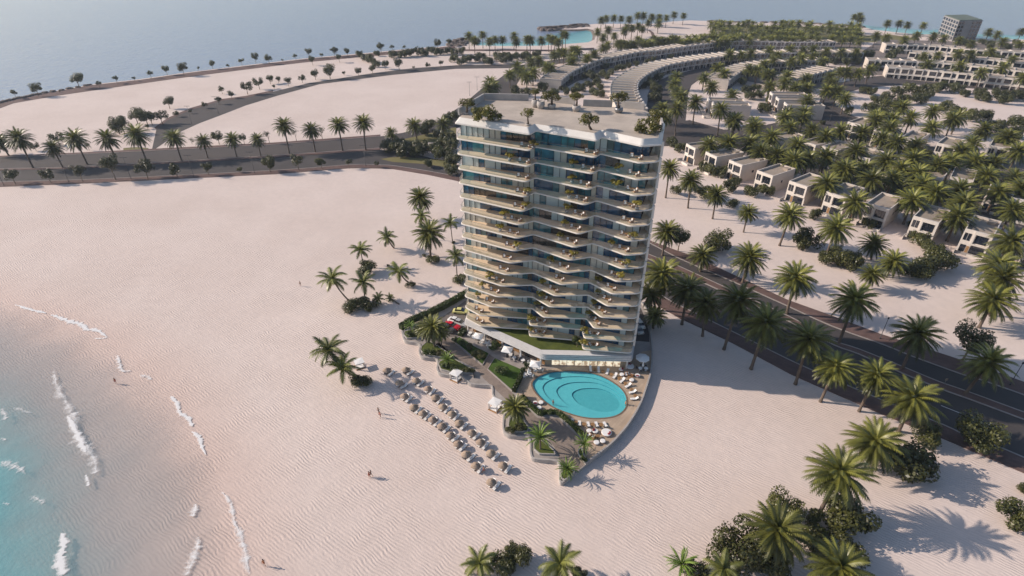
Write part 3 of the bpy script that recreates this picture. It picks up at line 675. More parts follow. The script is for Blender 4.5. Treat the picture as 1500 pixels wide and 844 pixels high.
CLOUD = {'tree': [leafcloud('crown', 30+i, 3600, 14, 0.062, 'tree_leaf', 1.15) for i in range(4)],
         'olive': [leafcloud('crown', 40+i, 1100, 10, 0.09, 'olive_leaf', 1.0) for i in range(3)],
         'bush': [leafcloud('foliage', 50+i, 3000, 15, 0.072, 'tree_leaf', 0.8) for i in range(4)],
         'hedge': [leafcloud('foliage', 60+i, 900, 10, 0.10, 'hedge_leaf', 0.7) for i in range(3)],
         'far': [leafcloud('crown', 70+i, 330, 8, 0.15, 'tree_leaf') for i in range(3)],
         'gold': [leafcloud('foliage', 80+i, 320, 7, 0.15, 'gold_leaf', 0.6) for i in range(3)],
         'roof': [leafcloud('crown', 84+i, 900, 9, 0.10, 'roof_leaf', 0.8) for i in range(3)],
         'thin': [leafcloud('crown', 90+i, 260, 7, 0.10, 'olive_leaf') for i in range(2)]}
def limb_mesh(seed):
    rnd = random.Random(seed); mb = MB()
    mb.tube([(0,0,0),(0.02,0.01,0.35),(0.0,0.03,0.62)], [0.055,0.042,0.03], 7)
    for k in range(4):
        a = k*1.6+rnd.uniform(-.4,.4)
        mb.tube([(0.0,0.02,0.45+0.04*k),(0.14*cos(a),0.14*sin(a),0.68),(0.3*cos(a),0.3*sin(a),0.92)], [0.028,0.018,0.008], 5)
    return mb.mesh('trunk', 'bark_light')
LIMB = [limb_mesh(i) for i in range(3)]
def tree(label, group, crown, base=None, r=2.2, h=None, kind='tree', cat='tree', name='shade_tree', rnd=random):
    """trunk with limbs plus a leafy crown; crown centre seen at the pixel"""
    if base is not None:
        b = g(*base); hh = height_at(base[0], base[1], crown[0], crown[1]) if h is None else h
        r *= 1.28
    else:
        hh = h if h is not None else r*1.5; r *= 1.28; b = g(crown[0], crown[1], hh)
    t = thing(name, label, cat, (b[0], b[1], 0), rnd.uniform(0, 6.28), group)
    tr = link('trunk', rnd.choice(LIMB), t); k = max(0.6, hh); tr.scale = (max(1.6, r)*1.15, max(1.6, r)*1.15, k)
    cr = link('crown', rnd.choice(CLOUD[kind]), t, (0, 0, hh)); cr.scale = (r*rnd.uniform(.9,1.1), r*rnd.uniform(.9,1.1), r*rnd.uniform(.9,1.08))
    return t
def bush(label, group, px, r=1.5, kind='bush', squash=0.75, z0=0.0, name='bush', rnd=random):
    if z0 == 0.0 and kind == 'bush': r *= 1.28; squash = min(1.15, squash*1.15)
    b = g(px[0], px[1], z0+r*squash*0.62)
    o = link(name, rnd.choice(CLOUD[kind]), None, (b[0], b[1], z0+r*squash*0.62), rnd.uniform(0, 6.28)); o.scale = (r*rnd.uniform(.9,1.1), r*rnd.uniform(.9,1.1), r*squash)
    return tag(o, label, 'bush', group)
def along(lst, text, key=0):
    """sorted left to right with an ordinal so that each label names one"""
    s = sorted(lst, key=lambda e: e[key]); return [(e, text.format(ORD[i] if i < len(ORD) else 'one')) for i, e in enumerate(s)]

# --- palms along the near road on the right: (crown x, y, base x, y, crown radius)
for e, lab in along([(971,400,965,455,5.0),(1008,423,998.7,475.4,5.0),(1034.5,443,1028.9,492.7,4.6),(1082.6,439.6,1060.4,512,5.0),(1122.5,472.8,1100,540.8,5.2),(1185.5,496,1165,563,4.9),(1224.7,537,1201.6,588.5,4.3),(1284.7,549.4,1258,602.7,4.1),(1338.6,583.3,1315.8,632.5,5.3)],
        'tall date palm at the sand edge of the near pavement, {} from the tower'):
    palm('date', lab, 'date palms on the near side of the road', e[:2], e[2:4], e[4])
for e, lab in along([(976.8,339,970,374.4,4.6),(1030,373,1025.9,398,4.2),(1097.6,376.5,1087.6,414,5.2),(1165.6,406.4,1152.3,459.5,5.2),(1252.4,438.5,1229.3,501.6,5.2),(1344.8,487.8,1321.7,540,5.0),(1449.5,531,1414,577,5.0)],
        'date palm along the far carriageway and median of the near road, {} from the tower'):
    palm('date', lab, 'date palms on the far side of the road', e[:2], e[2:4], e[4])
for (c, b, r, lab) in (((1283,647),(1264,685),5.0,'date palm just off the pavement above the big round bush, bottom right'), ((1231,692.6),(1199.5,753),4.9,'leaning date palm on the sand left of a bush, lower right'),
        ((1139,777),(1128,822),4.6,'date palm rising from the bush cluster near the bottom edge'), ((1231,832),(1222,872),4.4,'date palm cut by the bottom edge, right part'),
        ((953.8,429.6),(950,465),3.6,'slim date palm in tower shade beside the driveway wall'), ((960,461.6),(957,481),3.0,'small palm in shade nearest the driveway wall')):
    palm('date', lab, None, c, b, r)
# --- palms on the sand between the road and the villas
for e, lab in along([(981,246,975,290,4.3),(1012,262.7,1007.6,305,4.5),(1050,284.5,1043.6,320.7,4.2),(1096,310.4,1089,340.3,3.5),(1158,314.5,1141.7,360,5.0),(1226,333.5,1207,381,5.2),(1280.8,356,1275.6,380,4.4),(1309.5,382.4,1297.7,406,4.3),(1278,400.7,1270,424,3.6)],
        'date palm on the open sand in front of the villas, {} from the tower'):
    palm('date', lab, 'date palms on the sand before the villas', e[:2], e[2:4], e[4])
for c, b, r, lab in (((1463,387.6),(1446,440),5.2,'backmost of the three tall date palms stacked at the right edge'),((1471,408),(1450,462),5.4,'middle of the three tall date palms stacked at the right edge'),((1455.7,438.5),(1434,480),5.6,'front palm of the three tall date palms stacked at the right edge')):
    palm('date', lab, 'three big palms at the right edge', c, b, r)
# --- palms among the villas (crown positions)
VA = [(1210.4,228.7),(1254.7,220.8),(1314.7,207.8),(1278,262.5),(1239,249.5),(1211.7,269),(1299,233.9),(1338,234),(1346,254.7),(1351,270.4),(1336.8,293.8),(1253.4,296.4),(1392.9,236.5),(1424,210.4),(1455.4,239),(1445,257.3),(1405.9,278),(1413.7,296.4),(1403.3,317.3),(1484,306.9),(1481.5,353.8),(1476,202.6),(1492,221),(1497,275.6)]
VB = [(1039.5,212),(1068,208),(1114.4,221.8),(1139,227),(1130.8,200),(1106,186),(1076,176),(1169,212),(1163.5,235.4),(1185,232.7),(1158,186.4),(1189.4,190.4),(1209.8,200),(1231.6,191.8),(1237,246),(1177,172.7),(1150,172)]
for e, lab in along(VA, 'date palm among the flat roofed villas, {} from the left in the right hand group'): palm('date', lab, 'date palms among the right hand villas', e, None, random.uniform(5.0,5.7), 8.8)
for e, lab in along(VB, 'date palm by the villa street right of the tower, {} from the left'): palm('date', lab, 'date palms by the villa street', e, None, random.uniform(4.8,5.5), 9.0)
def inside(x, y, poly):
    c = False
    for i in range(len(poly)):
        (x1, y1), (x2, y2) = poly[i-1], poly[i]
        if (y1 > y) != (y2 > y) and x < (x2-x1)*(y-y1)/(y2-y1)+x1: c = not c
    return c
rv = random.Random(23); VX = []; zone = [(1065,188),(1150,176),(1240,190),(1320,203),(1500,222),(1500,332),(1400,302),(1300,272),(1200,242),(1100,214)]
for _ in range(6000):
    x, y = rv.uniform(1060, 1500), rv.uniform(175, 335)
    if len(VX) < 13 and inside(x, y, zone) and all((x-a)**2+(1.25*(y-b))**2 > 21**2 for a, b in VX+VA+VB): VX.append((x, y))
for e, lab in along(VX, 'date palm in the crowded planting over the villa street, {} from the left'): palm('date', lab, 'date palms over the villa street', e, None, rv.uniform(4.6,5.5), 8.6, rv)
VC = [(988,122.7,None),(991,112,None),(993,134.7,None),(1032,113.3,None),(1042.7,126.7,None),(1061,108,None),(998.7,142,None),(1018.7,149,(1014.7,182)),(992,158.7,(988.7,198.7)),(970.7,158.7,None),(1073,138.7,None),(1056,160,(1050.7,198.7)),(1076,174.7,(1074,200)),(1105,180,None),(1128,108,None),(1128,126.7,None),(1153.5,167,None),(1178.5,164.6,None),(1052,100,None),(975,170,None)]
for e, lab in along(VC, 'date palm around the street junction behind the tower, {} from the left'): palm('date', lab, 'date palms round the junction', e[:2], e[2], random.uniform(4.7,5.4), None if e[2] else 8.5)
VD = [(1127,73.5),(1097.6,101.4),(1110,103),(1119.7,94),(1133,88),(1138.8,81),(1158,72),(1177,73.5),(1191.7,72),(1159.4,89.7),(1174,85.3),(1191.7,82.3),(1210.8,75),(1232.8,76.5),(1254.9,76.5),(1206,89.7),(1086,80),(1069,79),(1100,78)]
for e, lab in along(VD, 'date palm along the curved terrace rows, {} from the left in the far middle'): palm('date', lab, 'date palms along the terrace rows', e, None, random.uniform(4.7,5.3), 8.5)
VE = [(1153.5,111.7),(1165,129.4),(1150.5,122),(1181.4,116),(1183,129.4),(1216.7,113),(1210.8,132.3),(1219,122),(1227,133.8),(1238.7,144),(1231,104.4),(1241.6,105.8),(1274,103),(1257.8,107.3),(1182.9,147),(1125.6,108.8),(1284,170.5)]
for e, lab in along(VE, 'date palm beside the broad curve of the villa road, {} from the left'): palm('date', lab, 'date palms beside the road curve', e, None, random.uniform(4.8,5.5), 8.5)
VF = [(1359.4,94.4,5.4),(1406.4,97.3,5.4),(1438.7,106,4.6),(1469.6,98.8,5.6),(1405,78.2,5),(1422.5,79.7,5),(1452,76.7,5.2),(1374,81,4.2),(1353.5,82,4.2),(1499,113.5,4.8),(1484,86,4)]
for e, lab in along(VF, 'date palm standing between the terraces at far right, {} from the left'): palm('date', lab, 'date palms between the far right terraces', e[:2], None, e[2], 9.5)
VG = [(1343,51.8),(1368,53),(1383,56),(1406,59),(1469.6,60.6),(1494.5,65),(1299,54.7),(1284,51.8),(1424,63.5),(1325.6,57.6),(1449,46.6),(1461.5,50.3),(1496.8,46),(1300.7,33.7),(1317.5,33.7),(1330,36),(1353,36.8),(1251.6,24.5),(1261,27.6),(1259,23)]
for e, lab in along(VG, 'distant palm near the grey block and the far shore, {} from the left'): palm('date', lab, 'palms near the far right shore', e, None, random.uniform(4.2,5.2), 10)
VH = [(1322,156.4),(1334.4,171.7),(1366.6,162.5),(1365,187),(1395.7,174.8),(1404,171),(1441.7,190),(1477,202.4),(1283.8,174.8),(1304,187),(1307,175)]
for e, lab in along(VH, 'date palm at the edge of the shrubby sand plot, {} from the left'): palm('date', lab, 'date palms at the shrubby sand plot', e, None, random.uniform(4.9,5.6), 8.8)
# --- coast palms
CA = [(686.6,51.8),(695,58.8),(707,50.4),(717,60),(725,57.4),(736,57.4),(753,51.8),(756,60),(772,57.4),(777,58),(793,58.8),(804,54.6),(812.6,58),(808,57),(824.7,49.8),(829,51),(818,61)]
for e, lab in along(CA, 'palm in the row on the lagoon beach, {} from the rocky point'): palm('date', lab, 'palms on the lagoon beach', e, None, random.uniform(4.1,4.9), 11.5)
CB = [(875.6,46.2),(891,43.4),(884,54.6),(900,52),(914.8,44.8),(926,40.6),(941.4,42),(950,33),(965,33.6),(934.4,22.4),(943,22.4),(955.4,24.6),(966,25),(976.4,25.8),(987.6,21),(1001.6,22.4),(888,26.6),(899.4,25.8),(910,26.6),(921.8,28),(881,29),(918,40),(935,38)]
for e, lab in along(CB, 'palm on the sand spit beyond the lagoon, {} from the left'): palm('date', lab, 'palms on the sand spit', e, None, random.uniform(4.3,5.2), 10)
CC = [(839,73),(838,84),(846,74),(884,70),(890,66),(870,80),(860,86),(718,121),(723,126),(716,130),(747,109),(772,112),(765,105),(781,106),(800,98),(806,100),(820,76),(826,77),(790,88),(778,90),(758,98),(838,90),(812,80)]
for e, lab in along(CC, 'palm by the road that climbs behind the tower, {} from the left'): palm('date', lab, 'palms by the road behind the tower', e, None, random.uniform(4.6,5.4), 8.5)
rp = random.Random(5)
# band of palms behind the long terrace, and the far grove
CD = [(x, 62.5-0.030*(x-905)+rp.uniform(-4,4)) for x in [905+i*4.9 for i in range(37)]]
for e, lab in along(CD[:18], 'dark palm in the band behind the long curved terrace, {} from the left'): palm('date', lab, 'palms behind the long terrace', e, None, random.uniform(4.4,5.2), 7.5, rp)
grove = []
while len(grove) < 88:
    x, y = rp.uniform(1040, 1262), rp.uniform(33, 60)
    if all((x-a)**2+(1.6*(y-b))**2 > 36 for a, b in grove): grove.append((x, y))
# the far grove reads as one dense mass of crowns
kinds = [crown_mesh('grove', 'date_far', 100+i) for i in range(3)]; gm = MB(); gt = []
for x, y in grove+CD[18:]:
    p = g(x, y, 7.2); src, tn = rp.choice(kinds); sc_ = rp.uniform(.92, 1.12); a = rp.uniform(0, 6.28); ca, sa = cos(a)*sc_, sin(a)*sc_; i0 = len(gm.v); k = rp.uniform(.75, 1.15)
    gm.v += [(p[0]+ca*u-sa*v, p[1]+sa*u+ca*v, 7.2+sc_*w) for u, v, w in src.v]; gm.f += [tuple(q+i0 for q in f) for f in src.f]; gm.m += [0]*len(src.f); gt += [q*k for q in tn]
    n0 = len(gm.v); gm.tube([(p[0], p[1], 0), (p[0], p[1], 7.1)], 0.27, 6, 1); gt += [0]*(len(gm.v)-n0)
o = gm.obj('palm_grove', ['date_leaf', 'bark'], None, False, {'tone': gt}); o['kind'] = 'stuff'
# --- boulevard palms on the left
for e, lab in along([(-1,207,13,228,5),(26.5,202,48.8,246.4,5.4),(77,215.6,92,245.4,4.2),(109.5,202,128,241,5.2),(156.6,202,172.5,239.5,5.0),(199,195.7,215,237,5.6),(254.7,200.7,266,235,4.8),(297.5,205.6,304.5,231.5,3.8),(340,203,347,230.5,4.0),(376.5,204,382,228,3.7),(415.5,183,424,225,5.0),(456,189.5,462,222.8,4.6),(495.6,181.8,502,221,4.9),(531.6,178.7,535.7,219.7,5.0),(572.6,194,575,207,3.4),(606.5,183,611,205,4.8)],
        'date palm on the median of the left boulevard, {} from the left'):
    palm('date', lab, 'date palms on the boulevard median', e[:2], e[2:4], e[4])
palm('date', 'date palm half hidden behind the upper left corner of the tower', None, (649,181), None, 4.4, 8)
# --- palms on the beach beside the tower
palm('date', 'upper of the two dark date palms on the beach left of the tower', 'date palms on the beach', (615.5,288.7), (619,322), 4.6)
palm('date', 'lower dark date palm with a bush at its foot left of the tower', 'date palms on the beach', (628.5,340.8), (630.6,376), 5.0)
CL = 'coconut palms on the beach'
for c, b, r, lab in (((616.8,316),(620,350),4.0,'coconut palm tucked between the two dark date palms'),((659.8,326.5),(663,355),3.7,'coconut palm close to the left corner of the tower'),((528,365.6),(532.6,391),4.0,'upright coconut palm in an oval bush bed, upper beach'),((532,413.8),(534.7,442),4.2,'upright coconut palm behind the round bushes on the beach'),((667.7,374.7),(669.5,404),3.8,'coconut palm over a small bush beside the lower tower'),((554,437),(554.5,447),2.2,'short stubby coconut palm next to the fallen trunk')):
    palm('coco', lab, CL, c, b, r)
bent_palm('coconut palm leaning left with a long curved trunk, from a round bush', CL, (486.5,408.6), (517.8,446.4), 7.5, 4.4)
bent_palm('small coconut palm leaning left, casting a long shadow, top of the beach', CL, (567,347), (577.5,363.5), 4.6, 3.6)
bent_palm('coconut palm leaning left toward the middle of the beach palms', CL, (584,397), (600.5,415), 5.2, 3.8)
bent_palm('largest leaning coconut palm over the tilted beach tent', CL, (481,512), (536,559), 8.0, 4.4)
bent_palm('lower leaning coconut palm by the tilted beach tent', CL, (502,539), (537.5,559.5), 4.6, 3.7)
bent_palm('coconut palm lying nearly flat from the bushes at the bottom edge', CL, (702.5,825), (741,817), 2.2, 3.0, 0.1)
palm('coco', 'coconut palm cut by the bottom edge, seen from above', CL, (820.4,826), (824,850), 4.0)
palm('coco', 'coconut palm in the bottom edge bushes, lower right', CL, (1060,834), (1062,862), 3.4)
palm('low', 'low bright feathery palm beside the dark bushes, bottom edge', None, (998,827), (999,838), 3.2)
bent_palm('fallen palm trunk lying across the sand with scattered fronds', None, (571,436), (585,446), 0.9, 1.6, 0.05)
# --- bushes at the feet of the beach palms
for p, r, lab in (((534.7,394),2.6,'oval bush bed around the upright coconut palm'),((511,449),2.0,'round bush at the foot of the leaning coconut palm'),((526,445),2.2,'tall round bush left of the upright coconut palm'),((541,445),2.0,'round bush right of the upright coconut palm'),((539.5,453.5),0.9,'tiny bush in front of the palm bushes'),((635,380),1.7,'bush at the foot of the lower dark date palm'),((601.7,417.5),1.2,'small bush under the leaning middle palm'),((673,409),1.7,'bush beside the tower under a coconut palm'),((525,557.5),1.8,'bush under the largest leaning coconut palm'),((534,557),1.4,'small bush joined to the one under the leaning palms'),((735,826),1.9,'left dark bush at the foot of the flat lying palm'),((757,820.6),2.2,'right dark bush at the foot of the flat lying palm'),((847.6,839),1.2,'bush right of the bottom edge coconut palm'),((664,355),0.6,'tuft at the foot of the coconut palm by the tower'),((747,802),0.9,'sparse tuft above the bottom edge bushes'),((569,389),0.5,'tiny dark tuft on open sand'),((621,374),0.5,'tiny tuft beside the lower date palm')):
    bush(lab, None, p, r*0.95)
# --- big bushes and trees lower right
for c, r, h, lab in (((1151.6,746),2.6,2.6,'round tree behind the date palm near the bottom edge'),((1076.7,808),3.6,3.2,'largest round tree at the bottom edge'),((1118,817),3.0,2.6,'dark tree under the date palm at the bottom edge'),((1134,822),2.4,1.8,'low dark tree in front of the bottom palm')):
    tree(lab, None, c, None, r, h)
for p, r, lab in (((1337.7,682),4.2,'big round bush below the upper date palm, lower right'),((1358,637),2.4,'bush under the largest roadside palm'),((1245,752),3.4,'bush under the leaning date palm, lower right'),((1206,772),2.4,'upper bush right of the bottom palm'),((1195,796),2.3,'lower bush right of the bottom palm'),((1234,812),2.4,'bush over the palm cut by the bottom edge'),((1487,758),2.6,'bush at the right edge of the shaded sand'),((1498,716),1.0,'scrap of bush at the right edge'),((1022,838),1.6,'dark bush beside the low bright palm')):
    bush(lab, None, p, r)
tree('small dark tree on the brick pavement by the lane dashes', None, (1441,636), (1425,655), 3.4)
tree('dense tree on the far pavement behind the last median palm', None, (1424.9,497), (1408,531), 3.5)
tree('round tree beside the far pavement near the tower', None, (1002.7,346), (993,368), 2.7)
tree('big round tree on the sand right of the tower', None, (1050,355), None, 3.6, 2.8)
for e, lab in along([(990.4,279,1.9),(1021.8,279,2.0),(1036,282,2.2),(1060,252,2.3),(1032.7,245,2.3),(1044,250,2.4),(1069.5,274,2.3),(1073.5,298,1.5),(1100.8,280,2.1),(1125,278.5,2.2),(1116,276,1.7),(983.6,208,2.4),(998.6,216,2.4),(1193.5,313,2.0),(1004,272,1.6),(1078,265,1.8)], 'garden bush before the nearest villas, {} from the left'):
    bush(lab, 'garden bushes before the nearest villas', e[:2], e[2], 'bush', 1.0)
for e, lab in along([(1185,350,3.2),(1174,356,2.4),(1215.6,376,2.6),(1237,381,2.6),(1226,372,2.2),(1247,382.4,3.0),(1346,352,2.8),(1356,388,3.2),(1380,378,3.6),(1351,396,3.0),(1366,366,2.6),(1273,329,1.9),(1314.7,272,3.0),(1356,227,2.6),(1340,330,1.6),(1335,396,2.0)], 'dark bush on the sand in front of the right villas, {} from the left'):
    bush(lab, 'dark bushes before the right hand villas', e[:2], e[2], 'bush', 0.9)
for e, lab in along([(1267,132,2.6),(1277,134,2.6),(1306.8,154,4.2),(1316,134,3.4),(1337.5,131,4.0),(1356,134,4.2),(1372,128,3.4),(1383.5,127,3.2),(1402,130,3.4),(1437,141,3.0),(1435,134,2.6),(1463,139,3.6),(1482,139,3.4),(1472,146,3.0),(1402,164,3.4),(1386.5,158,3.6),(1426.4,170,3.4),(1445,170,3.2),(1454,188,3.6),(1494,180,3.8),(1273,158,3.0),(1285,147,3.0),(1294.5,167,3.4),(1487.7,195,3.0),(1322,146,3.0),(1300,143,3.2),(1284,160,3.0),(1468,182,2.4),(1348,145,3.4),(1360,141,2.8),(1414,137,2.4),(1447,144,2.6),(1499,142,2.6)], 'dark shrub on the white sand plot, {} from the left'):
    bush(lab, 'shrubs on the white sand plot', e[:2], e[2], 'bush', 0.95)
for e, lab in along([(826,112,2.4),(833,116,2.2),(843,108,2.4),(851,104,2.6),(858,112,2.2),(866,108,2.4),(871,114,2.6),(875,121,2.4),(863,124,2.2),(850,128,2.4),(842,132,2.2),(882,108,2.4),(889,112,2.0),(895,105,2.0),(904,100,2.0),(912,99,2.0),(921,96,1.8),(932,94,1.8),(949,90,1.7),(957,87,1.7),(982,83,1.6),(868,134,2.0),(878,128,2.2),(879,137,2.2),(829,134,2.0),(888,96,2.0),(806,104,2.4),(795,128,2.4),(812,136,2.2),(820,128,1.6),(756,132,2.6),(760,143,2.8),(770,136,2.4),(950,117,2.6),(957,124,2.6),(961,131,2.8),(964,113,2.4),(944,125,1.8),(955,141,2.4),(964,142,2.4),(975,104,2.0)], 'garden shrub between the curved terraces, {} from the left'):
    bush(lab, 'garden shrubs between the terraces', e[:2], e[2]*1.15, 'bush', 1.15)
for e, lab in along([(1089,120,2.6),(1095,132,3.0),(1100,140,2.6),(1112,139,2.6),(1108,128,2.4),(1121,158,3.0),(1128,146,2.4),(1244,163,2.2),(1206,180,1.2),(1255,89,3),(1240,91,3),(1222,90,2.6),(1271,80,4.0),(1312,78,4.2),(1305,84,3.4),(1282,97,3),(1345,88,2.4),(1382,104,3),(1388,86,2.6),(1413,88,2.6),(1436,84,3),(1463,86,3),(1478,92,3.4),(1340,98,2.4),(1450,66,3.4),(1475,69,3.0),(1414,63,3.0),(1438,61,2.4),(1488,62,2.6)], 'green garden tree beside the villa street and terraces, {} from the left'):
    bush(lab, 'garden trees beside the far terraces', e[:2], e[2], 'bush', 1.1)
# --- shore path trees and the row along the branch road on the left
for e, lab in along([(20,135,1.9),(51.4,128.7,2.6),(87,133.5,0.5),(111,114.4,3.2),(143.6,121.7,1.6),(169.5,114.4,1.8),(196,114.4,1.1),(219,106.8,1.9),(242.5,101,2.1),(266.3,98.5,2.9),(290,99.5,1.1),(310,92.9,2.0),(334,96.2,1.2),(353,88.6,1.9),(373,83,2.4),(392.7,84.7,2.3),(414,87.8,0.9),(432.4,81.6,1.7),(451.5,75.5,2.3),(471,80,1.5),(488.8,74,2.4),(508,74.9,2.0),(496.5,83.8,2.0),(457,87,2.2),(557.8,68.4,2.8),(574.5,68.4,1.9),(591.4,68.4,1.6),(641,62.5,2.9),(657.4,61,2.2)], 'tree on the brown seaside path, {} from the left'):
    tree(lab, 'trees on the seaside path', e[:2], None, e[2], max(1.0, e[2]*2.0), 'far' if e[2] < 2 else 'tree', 'tree', 'shore_tree')
for e, lab in along([(526,80,2.6),(534,84,2.6),(540,86,2.8),(546,90,2.2),(552.6,78.6,2.0),(551,94,2.2),(574.8,79.5,2.6),(585,80,2.4),(594,78.6,2.8),(601,77,2.8),(614,75.5,3.2),(622,78,2.6),(637,75.5,2.8),(630,73,2.4),(645,76,2.4),(656,74,2.6),(665,76,2.6),(677,75,2.6),(665,86,2.6),(674,90,2.4),(685,86,3.0),(698,86,2.4),(705,83,3.2),(712,88,2.4),(718,90,2.4),(730,83,3.2),(738,88,2.4),(748,84.7,3.0),(757,83,2.6),(768,82,3.0),(776,84,2.6),(786,80,2.8),(742,80,2.2)], 'dark bush on the sand near the end of the branch road, {} from the left'):
    bush(lab, 'dark bushes at the end of the branch road', e[:2], e[2]*1.1, 'bush', 1.2)
for e, lab in along([(360,126,3.0),(378,120,2.8),(394.5,115.5,2.0),(407,116,1.5),(421,118.6,2.0),(442,114,2.0),(461,108.4,2.3),(481.7,103,3.4),(503.6,107,1.0),(524.6,103.8,1.9),(545,100,2.0),(563.4,93,2.4),(584,92.4,3.0),(626.6,95,1.5),(645.4,91,1.8),(606,98.5,0.8),(324,130,1.9),(338,137.6,1.5),(319,146,1.6),(299,153,1.3),(245.4,148,2.6),(279,162.5,0.9),(257,166,1.2),(197,167,3.3),(212,169,3.3),(219,171,2.6),(234,169,2.7),(215,185,0.9),(401,126,1.0)], 'tree beside the branch road on the left, {} from the left'):
    tree(lab, 'trees beside the branch road', e[:2], None, e[2], max(0.8, e[2]*1.7), 'olive' if int(e[0]) % 3 == 0 else 'tree', 'tree', 'roadside_tree')
for c, r, h, k, lab in (((171,184),3.6,4.4,'tree','tall dark tree behind the palms at the road fork'),((176,178),2.8,6.0,'tree','second dark tree behind the palms at the road fork'),((83,201.5),2.8,3.4,'olive','grey green tree between boulevard palms at left'),((50,214),1.6,2.4,'olive','small tree behind the leftmost boulevard palms'),((128,213),1.4,2.4,'thin','thin tree behind the third boulevard palm'),((318,199.5),2.2,4.0,'tree','dark tree behind the boulevard between two short palms'),((355.6,201),1.6,3.4,'tree','small dark tree behind the boulevard near its middle'),((392,197),1.7,4.4,'thin','thin sparse tree behind the boulevard, left one'),((432,194),1.6,4.2,'thin','thin sparse tree beside the fourth palm from the bushes'),((470,191),1.6,4.2,'thin','thin sparse tree behind the third palm from the bushes'),((280,206),1.2,1.8,'thin','little pale tree in front of the branch road')):
    tree(lab, None, c, None, r, h, k)
for e, lab in along([(18,255,23,270,2.0),(69.7,255,75,268.5,2.0),(114.4,250,122,267,1.9),(158,240.5,170,264,2.6),(210.6,243.8,217,262,2.6),(257.7,247.8,260,259,2.1),(304.5,244.8,306,256.5,1.6),(350.6,248,351,253,0.9),(394,237,396,252,2.6),(435.5,233.6,438,250,2.0),(470,236.6,472,248,1.6),(511,237,512,247,1.1),(551.7,239.4,552.5,246,0.9)], 'small tree on the lower pavement of the left boulevard, {} from the left'):
    tree(lab, 'small trees on the boulevard pavement', e[:2], e[2:4], e[4]*1.1, None, 'olive' if int(e[0]) % 2 else 'tree', 'tree', 'street_tree')
for e, lab in along([(566.5,214,3.0),(578,217,2.8),(585,211,3.0),(588,221,3.2),(597,216,2.6),(617,217,3.4),(608,222,2.8),(639,219,3.0),(646,224,2.8),(653,228,2.6),(656,204,3.2),(649,212,3.0),(663,215,3.2),(628,184,2.8),(622,192,2.4),(656,176,3.0),(664,170,2.6),(626.6,240,1.8),(660.5,249,2.2),(640,196,2.0),(664,236,2.8)], 'bush in the thicket left of the tower where the boulevard bends, {} from the left'):
    bush(lab, 'bushes where the boulevard bends', e[:2], e[2], 'bush', 1.1)

# ================================================================== HOTEL TOWER
def zk(k): return 3.0+3.15*k
T1X = {15:3.4,14:3.2,13:2.9,12:2.5,11:2.1,10:1.5,9:1.0,8:0.4,7:-0.4,6:-1.3,5:-2.2,4:-3.4,3:-4.7,2:-7.6,1:-7.5}
T2X = {15:15.4,14:15.0,13:14.6,12:14.1,11:13.8,10:13.3,9:12.6,8:11.9,7:11.3,6:10.5,5:9.3,4:8.3,3:7.0}
T3X = {15:23.0,14:22.9,13:22.8,12:22.8,11:22.8,10:22.7,9:22.5,8:22.1,7:21.4,6:20.8,5:20.1,4:19.1,3:17.8}
LFT, RGT = (-11.4, 112.6), (26.7, 98.9)
V1, V2 = (4.6, 107.4), (16.6, 103.3)
def front(k):
    t1 = (T1X[k], 105.1+0.42*max(0, 2.1-T1X[k]))
    if k >= 3:
        t2 = (T2X[k], 101.2+0.42*max(0, 13.3-T2X[k])); t3 = (T3X[k], 98.15+0.33*max(0, 22.5-T3X[k]))
        return [LFT, t1, V1, t2, V2, t3, RGT], [0.9, 0.7, 0.5, 0.7, 0.5, 0.7, 1.2]
    return [LFT, (t1[0], 109.1), (3.9, 107.9), (4.0, 105.2), (15.8, 103.5), (15.9, 100.3), RGT], [0.9, 0.6, 0.15, 0.8, 0.15, 0.8, 1.2]
BACK = [(30.3, 112.0), (27.8, 118.8), (23.0, 121.2), (15.5, 122.3), (6.7, 126.9), (-3.0, 128.1), (-6.5, 127.6)]
def outline(k):
    f, r = front(k); return fillet(f+BACK, r+[1.0]*len(BACK), 4)
def inset(poly, d):
    out = []; n = len(poly); s = 1 if area(poly) > 0 else -1
    for i in range(n):
        a, b, c = poly[i-1], poly[i], poly[(i+1) % n]
        n1 = (-(b[1]-a[1]), b[0]-a[0]); n2 = (-(c[1]-b[1]), c[0]-b[0])
        l1, l2 = hypot(*n1) or 1, hypot(*n2) or 1
        nx, ny = n1[0]/l1+n2[0]/l2, n1[1]/l1+n2[1]/l2; q = nx*nx+ny*ny
        if q < 0.3: q = 0.3
        out.append((b[0]+s*d*2*nx/q, b[1]+s*d*2*ny/q))
    return out
def fix_ngons(me):
    bm = bmesh.new(); bm.from_mesh(me); bmesh.ops.triangulate(bm, faces=[f for f in bm.faces if len(f.verts) > 4]); bm.to_mesh(me); bm.free(); return me
tw = thing('hotel_tower', 'tall hotel tower of zigzag white balconies above a lawn topped podium', 'building', (0, 0, 0))
GL = [(-10.4, 114.6), (3.6, 109.7), (4.5, 109.0), (15.7, 105.2), (16.6, 104.6), (25.3, 101.4)]
rt = random.Random(11)
